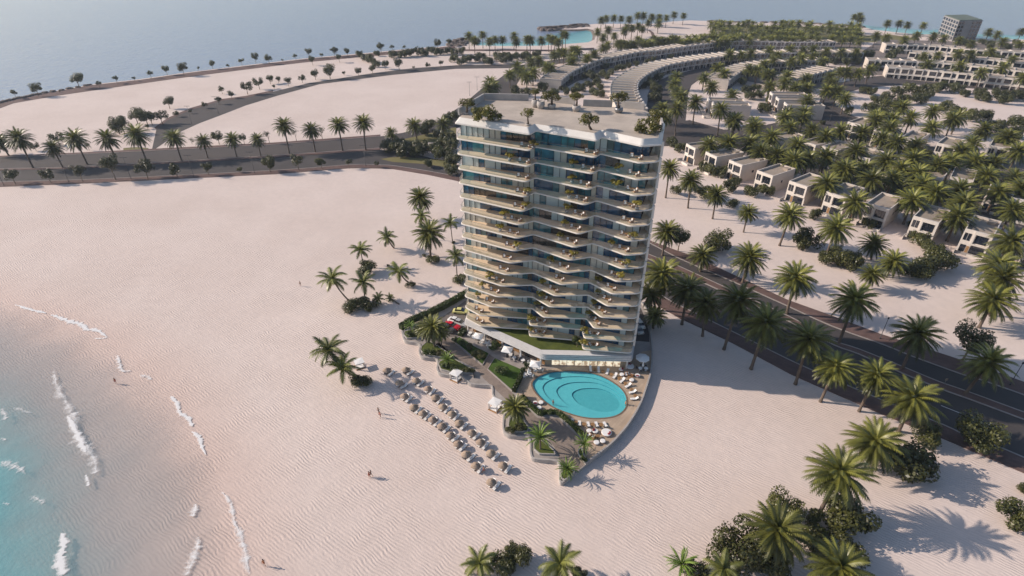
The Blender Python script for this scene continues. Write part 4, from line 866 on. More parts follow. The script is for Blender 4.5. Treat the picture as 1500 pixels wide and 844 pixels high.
for k in range(1, 16):
    z = zk(k); o = outline(k); mb = MB()
    i1 = inset(o, 0.10)
    # fascia with softened lips, tiled top and plain soffit
    n = len(o); i0 = len(mb.v)
    for pp, zz in ((inset(o, 0.14), z-0.31), (o, z-0.25), (o, z-0.06), (i1, z)):
        mb.v += [(x, y, zz) for x, y in pp]
    sgn = area(o) > 0
    for q in range(3):
        for i in range(n):
            j = (i+1) % n; f = (i0+q*n+i, i0+q*n+j, i0+(q+1)*n+j, i0+(q+1)*n+i); mb.f.append(f if sgn else f[::-1]); mb.m.append(0)
    top = tuple(i0+3*n+i for i in range(n)); bot = tuple(i0+i for i in range(n))
    mb.f.append(top if sgn else top[::-1]); mb.m.append(1); mb.f.append(bot[::-1] if sgn else bot); mb.m.append(2)
    link('balcony_slab', fix_ngons(mb.mesh('balcony_slab', ['white_paint', 'balcony_tile', 'soffit'])), tw)
    # floor to ceiling window wall
    z0, z1 = z+0.004, zk(k+1)-0.312 if k < 15 else 53.0
    mb = MB(); gl = list(GL)
    wl = gl+[(28.9, 111.8), (26.6, 117.6), (22.4, 119.8), (15.0, 120.9), (6.3, 125.4), (-3.0, 126.6), (-5.6, 126.2)]
    for a, b in zip(wl, wl[1:]+wl[:1]):
        l = hypot(b[0]-a[0], b[1]-a[1]); n = max(1, round(l/1.25)); run = None
        dx, dy = (b[0]-a[0])/l, (b[1]-a[1])/l
        for i in range(n):
            if run is None or rt.random() < 0.55: run = rt.choices((0, 1, 2, 3, 4), (0.36, 0.20, 0.26, 0.05, 0.13))[0]
            p = (a[0]+dx*l*i/n, a[1]+dy*l*i/n); q = (a[0]+dx*l*(i+1)/n, a[1]+dy*l*(i+1)/n)
            mb.quad((p[0], p[1], z0), (q[0], q[1], z0), (q[0], q[1], z1), (p[0], p[1], z1), run)
            if rt.random() < 0.75 or i == 0:
                mb.rbox(p[0]+dy*0.03, p[1]-dx*0.03, z0, z1, 0.08, 0.12, atan2(dy, dx), 5)
    link('window_wall', mb.mesh('window_wall', ['glass_dark', 'glass_teal', 'glass_curtain', 'glass_brown', 'glass_curtain_warm', 'dark_metal']), tw)
    # clear balustrade with a slim rail
    f, r = front(k); nf = [BACK[-1]]+f+[BACK[0]]
    ln = fillet(nf, [0]+r+[0], 4)[1:-1]
    ln = [(-10.7, 116.0)]+ln+[(27.6, 103.2)]
    ln = offset_line(ln, 0.16)
    mb = MB()
    for a, b in zip(ln, ln[1:]): mb.quad((*a, z+0.01), (*b, z+0.01), (*b, z+1.02), (*a, z+1.02))
    bl_ = link('balustrade', mb.mesh('balustrade', 'balustrade_glass'), tw)
    mb = MB()
    for a, b in zip(ln, ln[1:]):
        l = hypot(b[0]-a[0], b[1]-a[1])
        if l > 0.02: mb.rbox((a[0]+b[0])/2, (a[1]+b[1])/2, z+1.025, z+1.06, l, 0.05, atan2(b[1]-a[1], b[0]-a[0]))
    mb.obj('handrail', 'grey_metal', bl_)
# slim pier on the right hand end and partition screens between the bays
mb = MB()
for k in range(1, 16):
    z0, z1 = zk(k)+0.004, (zk(k+1)-0.314 if k < 15 else 53.0)
    mb.rbox(27.3, 102.6, z0, z1, 0.5, 2.4, R(12))
mb.obj('end_pier', 'white_render', tw)
# roof: rounded lip, inward sloping fascia, paved deck
o = outline(15); n = len(o); sgn = area(o) > 0; mb = MB()
raw = front(15)[0]+BACK; rr_ = [0.4]*7+[0.8]*len(BACK); o = fillet(raw, rr_, 4)
def ro(d): return fillet(inset(raw, d), rr_, 4)
rings = ((ro(0.25), 53.0), (o, 53.12), (o, 53.38), (ro(0.12), 53.47), (ro(0.75), 54.35))
for pp, zz in rings: mb.v += [(x, y, zz) for x, y in pp]
for q in range(len(rings)-1):
    for i in range(n):
        j = (i+1) % n; f = (q*n+i, q*n+j, (q+1)*n+j, (q+1)*n+i); mb.f.append(f if sgn else f[::-1]); mb.m.append(0)
e = (len(rings)-1)*n; top = tuple(e+i for i in range(n)); bot = tuple(range(n))
mb.f.append(bot[::-1] if sgn else bot); mb.m.append(0)
mb.f.append(top if sgn else top[::-1]); mb.m.append(1)
link('roof', fix_ngons(mb.mesh('roof', ['white_render', 'roof_pavers'])), tw)
def wall_run(mb, pts, z0, z1, th, m=0):
    for a, b in zip(pts, pts[1:]):
        l = hypot(b[0]-a[0], b[1]-a[1]); mb.rbox((a[0]+b[0])/2, (a[1]+b[1])/2, z0, z1, l, th, atan2(b[1]-a[1], b[0]-a[0]), m)
mb = MB()
for seg in ([(-10.7,114.6),(-6.2,126.6)], [(-6.0,126.9),(3.6,126.2)], [(7.6,125.4),(13.4,122.7)], [(15.0,121.6),(21.0,120.8)], [(22.8,120.3),(27.2,118.2)], [(29.2,112.8),(27.6,104.0)]):
    mb = MB(); wall_run(mb, seg, 54.356, 55.7, 0.35); mb.obj('parapet', 'concrete', tw)
# podium: canopy with slatted fascia, lawn on top, glazed ground floor
POD = [(-11.8,113.4),(6.9,99.7),(27.0,99.0),(30.6,111.5),(28.2,119.2),(15,123.2),(-3,129),(-8,128)]
mb = MB()
for i, (za, zb, d) in enumerate(((3.55,3.85,0.0),(3.85,3.97,0.22),(3.97,4.27,0.06),(4.27,4.39,0.26),(4.39,4.69,0.12),(4.69,4.79,0.30),(4.79,4.97,0.18))):
    q = inset(fillet(POD, [0.5,0.9,0.9]+[0.5]*5, 4), d); mb.prism(q, za, zb, 0)
link('podium_canopy', fix_ngons(mb.mesh('podium_canopy', ['fascia_slats'])), tw)
link('roof_lawn', tri_fill([(-5.4,110.4),(6.6,101.6),(26.2,100.9),(27.5,104),(4,112),(-4,114)], 4.985, 'roof_lawn', 'lawn'), tw)
PW = [(-9.6,114.2),(7.5,101.3),(26.4,100.5),(29.6,111.5),(27.5,118.4),(14.6,122),(-3,127.6),(-7.4,127)]
mb = MB(); mb.prism(PW, 0.8, 3.545, 0); link('podium_wall', fix_ngons(mb.mesh('podium_wall', ['stone_warm'])), tw)
def facade_panels(a, b, widths, z0, z1, off, name, mats, frame='dark_metal'):
    l = hypot(b[0]-a[0], b[1]-a[1]); dx, dy = (b[0]-a[0])/l, (b[1]-a[1])/l; nx, ny = dy, -dx; s = 0
    for i, w in enumerate(widths):
        if mats[i % len(mats)]:
            mb = MB(); c = (a[0]+dx*(s+w/2)+nx*off, a[1]+dy*(s+w/2)+ny*off); mb.rbox(c[0], c[1], z0, z1, w-0.12, 0.06, atan2(dy, dx))
            p = mb.obj(name, mats[i % len(mats)], tw)
            fb = MB(); fb.rbox(c[0]-dx*w/2, c[1]-dy*w/2, z0, z1+0.05, 0.08, 0.16, atan2(dy, dx)); fb.rbox(c[0], c[1], z1+0.004, z1+0.10, w-0.1, 0.12, atan2(dy, dx)); fb.obj('window_frame', frame, p)
        s += w
facade_panels((7.5,101.3), (26.4,100.5), [1.6]+[1.75]*9, 0.95, 3.0, 0.06, 'lit_window', [None]+['lit_interior']*9)
facade_panels((-9.6,114.2), (7.5,101.3), [2.4]*9, 0.9, 3.2, 0.06, 'window', ['wood_warm','glass_brown','glass_brown','wood_warm','glass_dark'])
for x, y in ((-10.9,113.6),(-6.6,110.5),(-2.3,107.4),(2.0,104.3),(6.6,101.0),(26.2,99.9)):
    mb = MB(); mb.rbox(x+0.0, y+0.1, 0.8, 3.548, 0.36, 0.36, R(-36)); mb.obj('column', 'white_render', tw)

# --- rooftop and balcony planting and furniture (each can be lifted away)
def on_roof(px, py, z=54.36): return g(px, py, z)
def pot_tree(label, group, loc, r=1.3, h=2.2, kind='olive', pot=(0.55, 0.8), lean=0.0, cat='potted tree', name='potted_tree', rnd=rt):
    t = thing(name, label, cat, loc, rnd.uniform(0, 6.28), group)
    if pot:
        mb = MB(); mb.lathe([(pot[0]*0.7, 0), (pot[0], pot[1]*0.55), (pot[0]*0.9, pot[1]), (pot[0]*0.75, pot[1]), (pot[0]*0.7, pot[1]-0.1)], 12); mb.obj('pot', 'concrete' if rnd.random() < .6 else 'grey_metal', t, True)
    mb = MB(); b = pot[1]-0.1 if pot else 0
    mb.tube([(0,0,b),(lean*0.6,0.05,b+h*0.4),(lean*0.5,0.0,b+h*0.65),(lean,0.05,b+h)], [0.16*r/1.3,0.13*r/1.3,0.10*r/1.3,0.05], 7)
    mb.tube([(lean*0.55,0.02,b+h*0.55),(lean-0.5*r,0.3*r,b+h*0.95)], [0.07,0.03], 6); mb.tube([(lean*0.55,0.02,b+h*0.6),(lean+0.45*r,-0.3*r,b+h)], [0.07,0.03], 6)
    mb.obj('trunk', 'bark', t, True)
    c = link('crown', rnd.choice(CLOUD[kind]), t, (lean, 0, b+h)); c.scale = (r, r, r*0.62)
    return t
for (px, py), r, h, kind, pot, lean, lab in (((684,168),1.7,2.4,'olive',(0.5,0.5),-0.4,'leaning shrub in the left corner of the hotel roof'),((774,184),1.4,2.6,'tree',(0.55,0.35),0.5,'small upright tree near the left notch of the roof'),((866,190),1.9,2.4,'olive',None,0.9,'flat topped bonsai tree in the middle of the roof'),
        ((784,157),1.3,2.0,'olive',(0.8,1.6),0,'tree in the left tall pot at the back of the roof'),((808,159),2.0,1.9,'olive',(0.9,0.9),0,'wide tree in a round brown pot at the back of the roof'),((844,163),1.7,2.2,'olive',(0.9,1.2),0,'tree in a dark pot in the middle back of the roof'),((906,165),1.9,2.6,'olive',(0.9,1.0),0.4,'spreading tree at the right back of the roof')):
    p = on_roof(px, py); pot_tree(lab, None, (p[0], p[1], 54.36), r*1.1, h*0.85, 'roof', pot, lean)
p = on_roof(792,159); mb = MB(); mb.lathe([(0.6,0),(0.85,0.8),(0.75,1.5),(0.6,1.5),(0.55,1.4)], 14); tag(mb.obj('planter_pot', 'concrete', None, True, None, (p[0],p[1],54.36)), 'empty tall round pot beside the tree pots at the roof back', 'pot')
for px, py, r, lab in ((706,166,2.5,'big clump of shrubs by the left end of the roof'),(724,170,1.5,'low outer part of the left roof shrubs'),(949,184,2.3,'rounded shrub mound at the right end of the roof'),(938,190,1.2,'low shrub left of the right roof mound'),(961,189,1.2,'low shrub right of the roof mound'),(964,170,2.0,'dark shrub behind the right end of the roof parapet')):
    bush(lab, None, (px, py), r, 'roof', 0.9, 54.36, 'roof_shrub')
# lounge chairs, tables and plants on the balconies
def chair_mesh():
    mb = MB()
    mb.box(-0.36,-0.36,0.0,0.36,0.36,0.30,0); mb.box(-0.36,0.24,0.304,0.36,0.38,0.85,0); mb.box(-0.38,-0.34,0.304,-0.27,0.23,0.55,0); mb.box(0.27,-0.34,0.304,0.38,0.23,0.55,0)
    mb.box(-0.25,-0.33,0.305,0.25,0.22,0.44,1); mb.box(-0.24,0.10,0.445,0.24,0.23,0.80,1); return mb.mesh('lounge_chair', ['rattan', 'cushion_white'])
def ctable_mesh():
    mb = MB(); mb.lathe([(0.22,0),(0.06,0.05),(0.06,0.36),(0.38,0.38),(0.38,0.43)], 14); return mb.mesh('coffee_table', 'wood_warm')
CH, CTB = chair_mesh(), ctable_mesh()
BAY = ('left', 'middle', 'right')
for k in range(15, 0, -1):
    f, _ = front(k); z = zk(k)+0.002; fl = f'{ORD[15-k]} balcony level from the top'
    for bay in range(3):
        if k >= 3: a, tip = f[2*bay], f[2*bay+1]
        else: a, tip = (f[0], f[1]) if bay == 0 else ((f[2*bay+1][0]+0.4, f[2*bay+1][1]+0.2), (f[2*bay+1][0]+4.2, f[2*bay+1][1]-0.4))
        dx, dy = tip[0]-a[0], tip[1]-a[1]; l = hypot(dx, dy); dx /= l; dy /= l
        nx, ny = -dy, dx
        back = 1.5 if k >= 3 else 1.3
        t0 = l-0.6 if (k >= 3 or bay == 0) else l*0.75
        spots = []
        for q, (s, nm) in enumerate(((t0-1.9, 'left'), (t0-0.1, 'right'))):
            s += rt.uniform(-.15, .15)
            o = link('lounge_chair', CH, None, (a[0]+dx*s+nx*back, a[1]+dy*s+ny*back, z), atan2(dy, dx)+(0.5 if q == 0 else -0.7)+rt.uniform(-.2,.2)+pi*0.0)
            tag(o, f'{nm} lounge chair on the {BAY[bay]} bay of the {fl}', 'lounge chair', 'lounge chairs on the hotel balconies')
        o = link('coffee_table', CTB, None, (a[0]+dx*(t0-1.0)+nx*(back+0.1), a[1]+dy*(t0-1.0)+ny*(back+0.1), z)); tag(o, f'coffee table between the chairs on the {BAY[bay]} bay, {fl}', 'table', 'coffee tables on the hotel balconies')
        if rt.random() < 0.88:
            s = rt.choice((t0-4.0, t0-3.4, t0+0.9)) if (k >= 3 and t0 > 5) else t0-3.2
            pot_tree(f'golden potted tree on the {BAY[bay]} bay of the {fl}', 'potted trees on the hotel balconies', (a[0]+dx*s+nx*0.95, a[1]+dy*s+ny*0.95, z), rt.uniform(0.95,1.4), rt.uniform(0.7,1.0), 'gold', (0.4,0.6))
p = g(845,508,4.99); t = thing('shade_tree', 'single bright green tree on the podium lawn', 'tree', (p[0], p[1], 4.986))
tr = link('trunk', LIMB[0], t); tr.scale = (1.5,1.5,1.6); c = link('crown', CLOUD['hedge'][0], t, (0,0,1.7)); c.scale = (1.35,1.35,1.2)

# ================================================================== RESORT GROUNDS
from mathutils.geometry import tessellate_polygon
D = 0.8                                              # level of the resort plot above the sand
def P8(px, z=D): return G(px, z)
PLOT = [(588,485),(589,492),(592,498.5),(598,501),(610,503),(614.5,506.5),(613,514),(615.6,521.5),(622,524.5),(637,525.5),(640.5,531),(639.5,540),(644,547.5),(659,550.6),(676,551.5),(690,563),(716,565),(720.5,569),(721.5,580),(733,588),(738,591),(736,626.5),(742,636.5),(752,639.6),(770,640.8),(775.5,646.6),(776.5,664.8),(783,672.8),(811,675.8),(818.5,681),(819,704),(825,708)]
PLOT_R = [(858,681),(891.7,655.4),(907,640),(920,624.5),(933,604),(941.4,586.6),(949,564),(954.5,544),(956.2,521),(955.5,502),(951.4,466),(945,450),(935,438)]
outer = smooth_line(P8(PLOT), 3)+smooth_line(P8(PLOT_R), 4)+[(33.5,125),(10,135),(-14,133)]+P8([(681,435)])
pool_px = Z(740,480,4.22,[(168,352),(180,325),(205,305),(245,288),(290,277),(345,272),(400,270),(460,272),(520,280),(575,295),(625,317),(668,342),(705,370),(732,400),(747,432),(750,465),(742,495),(722,520),(690,540),(650,552),(600,558),(550,559),(500,555),(450,545),(400,530),(350,512),(300,490),(255,462),(215,428),(185,392)])
pool = smooth_line(P8(pool_px), 3, True)
def holed(name, out, hole, z, mat, structure=True):
    tris = tessellate_polygon([[Vector((x, y, 0)) for x, y in out], [Vector((x, y, 0)) for x, y in hole]])
    v = [(x, y, z) for x, y in list(out)+list(hole)]; me = bpy.data.meshes.new(name); fs = []
    for t in tris:
        a, b, c = (v[i] for i in t); s = (b[0]-a[0])*(c[1]-a[1])-(b[1]-a[1])*(c[0]-a[0]); fs.append(t if s > 0 else t[::-1])
    me.from_pydata(v, [], fs); me.materials.append(MATS[mat]); o = link(name, me)
    return struct(o) if structure else o
holed('resort_pavement', outer, pool, D, 'light_pavers')
deck_px = [(757,577),(768,543),(792,543),(800,541),(925,528),(941,515),(955.2,513),(953.8,544),(940.6,586.6),(919.2,624.5),(891,654.6),(866,674),(857,671),(851,655),(857,641),(820,606),(792,608),(767,583)]
holed('pool_deck', P8(deck_px, D+.006), pool, D+.006, 'deck_pavers')
def ring_wall(name, pts, w, z0, z1, mat, label, cat='wall', closed=False, parent=None):
    a = pts; n = len(a); b = offset_line(pts, w); mb = MB()
    rng = range(n if closed else n-1)
    for i in rng:
        j = (i+1) % n
        for za, zb, p, q in ((z0, z1, a[i], a[j]), (z0, z1, b[j], b[i])): mb.quad((*p, za), (*q, za), (*q, zb), (*p, zb))
        mb.quad((*a[i], z1), (*a[j], z1), (*b[j], z1), (*b[i], z1))
    if not closed:
        mb.quad((*a[0], z0), (*a[0], z1), (*b[0], z1), (*b[0], z0)); mb.quad((*a[-1], z0), (*b[-1], z0), (*b[-1], z1), (*a[-1], z1))
    o = mb.obj(name, mat, parent)
    return tag(o, label, cat) if label else o
wl_l = smooth_line(P8(PLOT), 5); wl_r = smooth_line(P8(PLOT_R), 6)
ring_wall('retaining_wall', wl_l, 0.32, 0.0, D+0.16, 'concrete', 'low wavy pale retaining wall along the beach side of the resort')
ring_wall('retaining_wall', wl_r, 0.34, 0.0, D+0.42, 'concrete', 'curved retaining wall in shade round the pool side of the resort')
ring_wall('entry_wall', P8([(825,708),(858,681)]), 0.3, 0.0, D-0.02, 'concrete', 'short straight wall at the pointed tip of the resort plot')
WALK = [(636,505),(641,500),(673,527.5),(696.5,540),(709,555),(743,587),(759,603),(779,626),(800,640),(812,655),(823,680),(833,697),(845,690),(856,681),(846,660),(853,645),(818,613),(787,612),(765,590),(752,577),(713,541),(697.7,530),(663,500.5),(657,494)]
flat('walkway', P8(WALK, D+.005), D+.005, 'walk_pavers')
flat('parking_court', P8([(620,490),(640,470),(681,441),(715,436),(700,470),(684,486),(672,494),(657,494),(636,505),(628,503)], D+.009), D+.009, 'drive_asphalt')
flat('driveway', P8([(934,444),(939,452),(946,468.5),(951,488.5),(951.5,501),(924,499),(926,450)], D+.008), D+.008, 'asphalt')
flat('walkway', P8([(707,536),(717,519.5),(724,524),(713.6,541)], D+.011), D+.011, 'walk_pavers')
# planted beds: kerb, grass, hedges
def bed(px, mat, label, h=0.22, kerb_mat='kerb_stone', name='lawn_bed'):
    p = fillet(P8(px), 0.25, 3); p = p if area(p) > 0 else p[::-1]
    t = tag(link(name, None), label, 'garden bed')
    mb = MB(); q = inset(p, 0.18); n = len(p)
    for i in range(n):
        j = (i+1) % n
        mb.quad((*p[i], D+.006), (*p[j], D+.006), (*p[j], D+h), (*p[i], D+h)); mb.quad((*q[j], D+.006), (*q[i], D+.006), (*q[i], D+h), (*q[j], D+h)); mb.quad((*p[i], D+h), (*p[j], D+h), (*q[j], D+h), (*q[i], D+h))
    mb.obj('kerb', kerb_mat, t); link('grass', tri_fill(q, D+h-0.06, 'grass', mat), t); return t
bed([(663.5,499.7),(673,493.3),(696.5,508.3),(715,517),(717,519),(707,536)], 'lawn_green', 'wedge shaped lawn bed beside the restaurant terrace, upper of two')
bed([(724.3,524.3),(767,542.4),(752,575.5),(713.6,541.3)], 'lawn_green', 'square lawn bed with one round tree beside the pool deck')
PL = [([(592,487),(616,481),(624,488),(618,496),(596,497.5),(591,492)], 'planter with bright bamboo at the left tip of the resort'),
      ([(617,509),(628,500),(655,517),(668,527),(655,526),(622,521.5),(616,515)], 'planter with dark palms on the beach edge'),
      ([(644,531),(660,524),(690,541),(694,548),(662,547.5),(646,543),(642,536)], 'planter with a bright palm and round shrubs on the beach edge'),
      ([(746,606),(757,603),(775,628),(773,634),(753,633.5),(744,626)], 'planter with a dark palm at the bend of the walkway'),
      ([(784,650),(792,645),(812,662),(814,668),(790,667),(782,660)], 'planter with a bright palm near the tip'),
      ([(823,683),(828,684),(843,693),(827,706),(821.5,702)], 'planter at the very tip of the resort'),
      ([(846,662),(851,656),(857,672),(864,676),(857,680),(847,668)], 'planter with a bright palm below the pool loungers')]
for px, lab in PL: bed(px, 'lawn', lab, 0.45, 'concrete', 'planter')
# hedges: leafy boxes following a line
def hedge(px, w, h, label, mat='hedge_leaf', z0=D, leaf=0.16, dens=26):
    ln = smooth_line(P8(px), 4); rnd = random.Random(int(px[0][0]*7)); mb = MB(); tone = []
    tot = sum(hypot(b[0]-a[0], b[1]-a[1]) for a, b in zip(ln, ln[1:])); cx, cy = ln[0]
    core = MB()
    for a, b in zip(ln, ln[1:]):
        l = hypot(b[0]-a[0], b[1]-a[1])
        if l < 1e-4: continue
        dx, dy = (b[0]-a[0])/l, (b[1]-a[1])/l
        for i in range(int(l*dens*(w+2*h))):
            s = rnd.uniform(0, l); side = rnd.choice((-1, 1, 0, 0))
            if side: o, z = side*w/2*rnd.uniform(.85, 1.08), rnd.uniform(0.05, h)
            else: o, z = rnd.uniform(-w/2, w/2), h*rnd.uniform(0.92, 1.08)
            c = Vector((a[0]+dx*s-dy*o-cx, a[1]+dy*s+dx*o-cy, z0+z))
            q = Vector((rnd.gauss(-dy*side, .6), rnd.gauss(dx*side, .6), rnd.gauss(0.5 if side == 0 else 0.1, .5))).normalized()
            u = q.orthogonal().normalized(); v = q.cross(u); sz = leaf*rnd.uniform(.7, 1.3); i0 = len(mb.v)
            mb.v += [tuple(c-u*sz), tuple(c+v*sz*.7), tuple(c+u*sz), tuple(c-v*sz*.7)]; mb.f.append((i0, i0+1, i0+2, i0+3)); mb.m.append(0); tone += [rnd.uniform(.25, .8)]*4
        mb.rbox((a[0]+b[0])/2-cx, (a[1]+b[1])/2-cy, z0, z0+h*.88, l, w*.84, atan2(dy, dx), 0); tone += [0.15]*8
    o = link('hedge', mb.mesh('hedge', mat, False, {'tone': tone}), None, (cx, cy, 0)); return tag(o, label, 'hedge')
hedge([(587,483),(607,471),(633,460),(660,446),(686,431)], 1.5, 1.5, 'long green hedge on the upper left side of the parking court')
hedge([(767,543),(762,556),(752.5,575)], 0.9, 1.0, 'clipped hedge between the square lawn and the pool deck')
hedge([(765,583),(778,597),(790,608)], 0.8, 0.9, 'hedge along the walkway left of the pool')
hedge([(791,608),(804,605),(818,606.5)], 0.8, 0.8, 'short hedge at the walkway bend below the pool')
hedge([(819,607.5),(836,622),(855,641)], 0.8, 0.9, 'hedge between the walkway and the lower pool loungers')
hedge([(674,493),(681,486)], 1.4, 1.1, 'hedge block behind the parked cars')
for p, r, lab, kd in (((666,497),1.0,'round shrub at the upper corner of the wedge lawn','hedge'),((676,501),1.1,'shrub on the upper edge of the wedge lawn','hedge'),((687,508),1.1,'dark shrub in the middle of the wedge lawn','bush'),((699,517),1.3,'dark shrub at the lower end of the wedge lawn','bush'),((706,521),1.2,'dark shrub at the corner of the wedge lawn by the path','bush'),((737,541),1.7,'round tree on the square lawn','hedge'),((727,507),1.5,'tall shrub between the terrace parasols','hedge'),((722,509),1.2,'shrub beside the tall one on the terrace','hedge'),((772,536),1.0,'round shrub by the poolside parasol','hedge'),((652,521),1.0,'round shrub right of the dark palms','bush'),((653,533),1.1,'round shrub under the bright palm, beach edge','hedge'),((664,540),1.1,'shrub under the bright palm near the cabana','hedge'),((683,543),0.9,'small shrub beside the cabana','bush'),((691,543),0.8,'last small shrub before the cabana','bush'),((623,516),1.1,'shrub at the left of the dark palms','hedge'),((633,517),1.1,'shrub under the dark palms','hedge'),((644,517),1.0,'shrub right under the dark palms','bush'),((748,629),1.0,'left round shrub in the bend planter','bush'),((761,627),1.2,'right round shrub in the bend planter','bush'),((805,605),0.6,'small round shrub on the hedge below the pool','hedge'),((818,605),0.6,'round shrub at the corner of the pool hedge','hedge'),((793,608),0.6,'round shrub where the pool hedges meet','hedge'),((855,674),0.8,'shrub at the foot of the lowest palm planter','hedge'),((603,489),1.3,'bamboo like shrub in the left tip planter','hedge'),((613,484),1.5,'bright tall shrub in the left tip planter','hedge')):
    bush(lab, None, p, r, kd, 0.95, D+0.3)
for c, b, r, k, lab in (((634,478),(637,513),3.2,'date','dark palm by the parking court, right one of the pair'),((624,482),(629,508),2.8,'date','dark palm by the parking court, left one of the pair'),((645,484),(647,512),2.4,'date','slim dark palm behind the parking court pair')):
    t = palm(k, lab, 'dark palms by the parking court', c, b, r)
for c, b, r, lab in (((656,528),(657,540),2.6,'bright feathery palm in the planter left of the first cabana'),((791,642),(792,664),3.6,'bright feathery palm in the planter near the plot tip'),((831,688),(832,699),2.7,'bright feathery palm at the very tip of the plot'),((856,651),(856,668),2.6,'bright feathery palm below the pool loungers'),((601,478),(603,492),2.2,'bright feathery palm at the end of the long hedge')):
    palm('low', lab, None, c, b, r)
palm('date', 'dark palm at the bend of the walkway beside the second cabana', None, (755,596), (759,626), 2.9)

# --- swimming pool
sp = tag(link('swimming_pool', None), 'oval turquoise swimming pool with curved steps', 'swimming pool')
cxp, cyp = g(868,582,D)
def scaled(s, ox=0.0, oy=0.0): return [(cxp+(x-cxp)*s+ox, cyp+(y-cyp)*s+oy) for x, y in pool]
mb = MB(); levels = [(1.0, D-0.24, 0), (0.87, D-0.40, 0), (0.70, D-0.56, 0), (0.50, D-0.72, 0)]
offs = {1.0:(0,0), 0.87:(0.55,-0.35), 0.70:(1.35,-0.6), 0.50:(2.1,-0.75)}
n = len(pool); prev = None; rings = []
def ringv(s, z):
    i0 = len(mb.v); mb.v.extend([(x, y, z) for x, y in scaled(s, *offs[s])]); return i0
def bridge(a, b, m):
    for i in range(n): j = (i+1) % n; mb.f.append((a+i, a+j, b+j, b+i)); mb.m.append(m)
r0 = ringv(1.0, D+0.0); r1 = ringv(1.0, D-0.24); bridge(r0, r1, 2)
for (s0, z0, _), (s1, z1, _) in zip(levels, levels[1:]):
    a = ringv(s0, z0); b = ringv(s1, z0); bridge(a, b, 1); c = ringv(s1, z0); d = ringv(s1, z1); bridge(c, d, 2)
e = ringv(0.50, D-0.72); mb.f.append(tuple(e+i for i in range(n))); mb.m.append(0)
link('basin', fix_ngons(mb.mesh('basin', ['pool_tile', 'pool_step', 'pool_riser'])), sp)
m, nt, out = nodes('pool_water')
tr = N(nt, 'ShaderNodeBsdfTransparent'); tr.inputs[0].default_value = (0.62, 0.93, 0.95, 1); gl = N(nt, 'ShaderNodeBsdfGlossy', Roughness=0.05)
fr = N(nt, 'ShaderNodeFresnel', IOR=1.33); bp = water_bump(nt, [(1.2, 1.0), (4.0, 0.5)], 0.35, 0.06); L(nt, bp.outputs[0], fr.inputs['Normal']); L(nt, bp.outputs[0], gl.inputs['Normal'])
mx = N(nt, 'ShaderNodeMixShader'); ge = N(nt, 'ShaderNodeNewGeometry'); inv = N(nt, 'ShaderNodeMath', operation='SUBTRACT'); inv.inputs[0].default_value = 1.0; L(nt, ge.outputs['Backfacing'], inv.inputs[1]); fm = N(nt, 'ShaderNodeMath', operation='MULTIPLY'); L(nt, fr.outputs[0], fm.inputs[0]); L(nt, inv.outputs[0], fm.inputs[1])
L(nt, fm.outputs[0], mx.inputs[0]); L(nt, tr.outputs[0], mx.inputs[1]); L(nt, gl.outputs[0], mx.inputs[2]); L(nt, mx.outputs[0], out.inputs[0])
link('water', tri_fill(scaled(0.998), D-0.08, 'water', 'pool_water'), sp)
mb = MB(); q = inset(pool, -0.32) if area(pool) > 0 else inset(pool, -0.32)
for i in range(n):
    j = (i+1) % n
    mb.quad((*pool[i], D+.05), (*pool[j], D+.05), (*q[j], D+.05), (*q[i], D+.05)); mb.quad((*q[i], D+.05), (*q[j], D+.05), (*q[j], D), (*q[i], D)); mb.quad((*pool[j], D+.05), (*pool[i], D+.05), (*pool[i], D-.02), (*pool[j], D-.02))
mb.obj('coping', 'pool_coping', sp)

# --- furniture kinds
def lounger_parts():
    f = MB()
    for y in (-0.30, 0.30): f.box(-0.95, y-0.03, 0.20, 0.95, y+0.03, 0.27)
    for x in (-0.85, 0.80):
        for y in (-0.30, 0.30): f.box(x-0.03, y-0.03, 0, x+0.03, y+0.03, 0.198)
    for x in (-0.9, -0.3, 0.3, 0.9): f.box(x-0.03, -0.268, 0.205, x+0.03, 0.268, 0.26)
    c = MB(); c.box(-0.95, -0.32, 0.275, 0.35, 0.32, 0.38)
    b = MB(); i = len(b.v)
    a = [(0.36,0.275),(0.36,0.385),(0.98,0.82),(1.03,0.73)]
    b.v += [(x, -0.32, z) for x, z in a]+[(x, 0.32, z) for x, z in a]
    b.f += [(0,3,2,1),(4,5,6,7),(0,1,5,4),(1,2,6,5),(2,3,7,6),(3,0,4,7)]; b.m += [0]*6
    return f.mesh('frame', 'fabric_dark'), c.mesh('mattress', 'cushion_white'), b.mesh('backrest', 'cushion_white'), c.mesh('mattress', 'fabric_dark'), b.mesh('backrest', 'fabric_dark')
LF, LC, LB, LC_shade, LB_shade = lounger_parts()
def lounger(x, y, rot, label, group, z=0.0, s=1.0, dark=False):
    t = thing('sun_lounger', label, 'sun lounger', (x, y, z), rot, group); t.scale = (s, s, s)
    link('frame', LF, t); link('mattress', LC_shade if dark else LC, t); link('backrest', LB_shade if dark else LB, t); return t
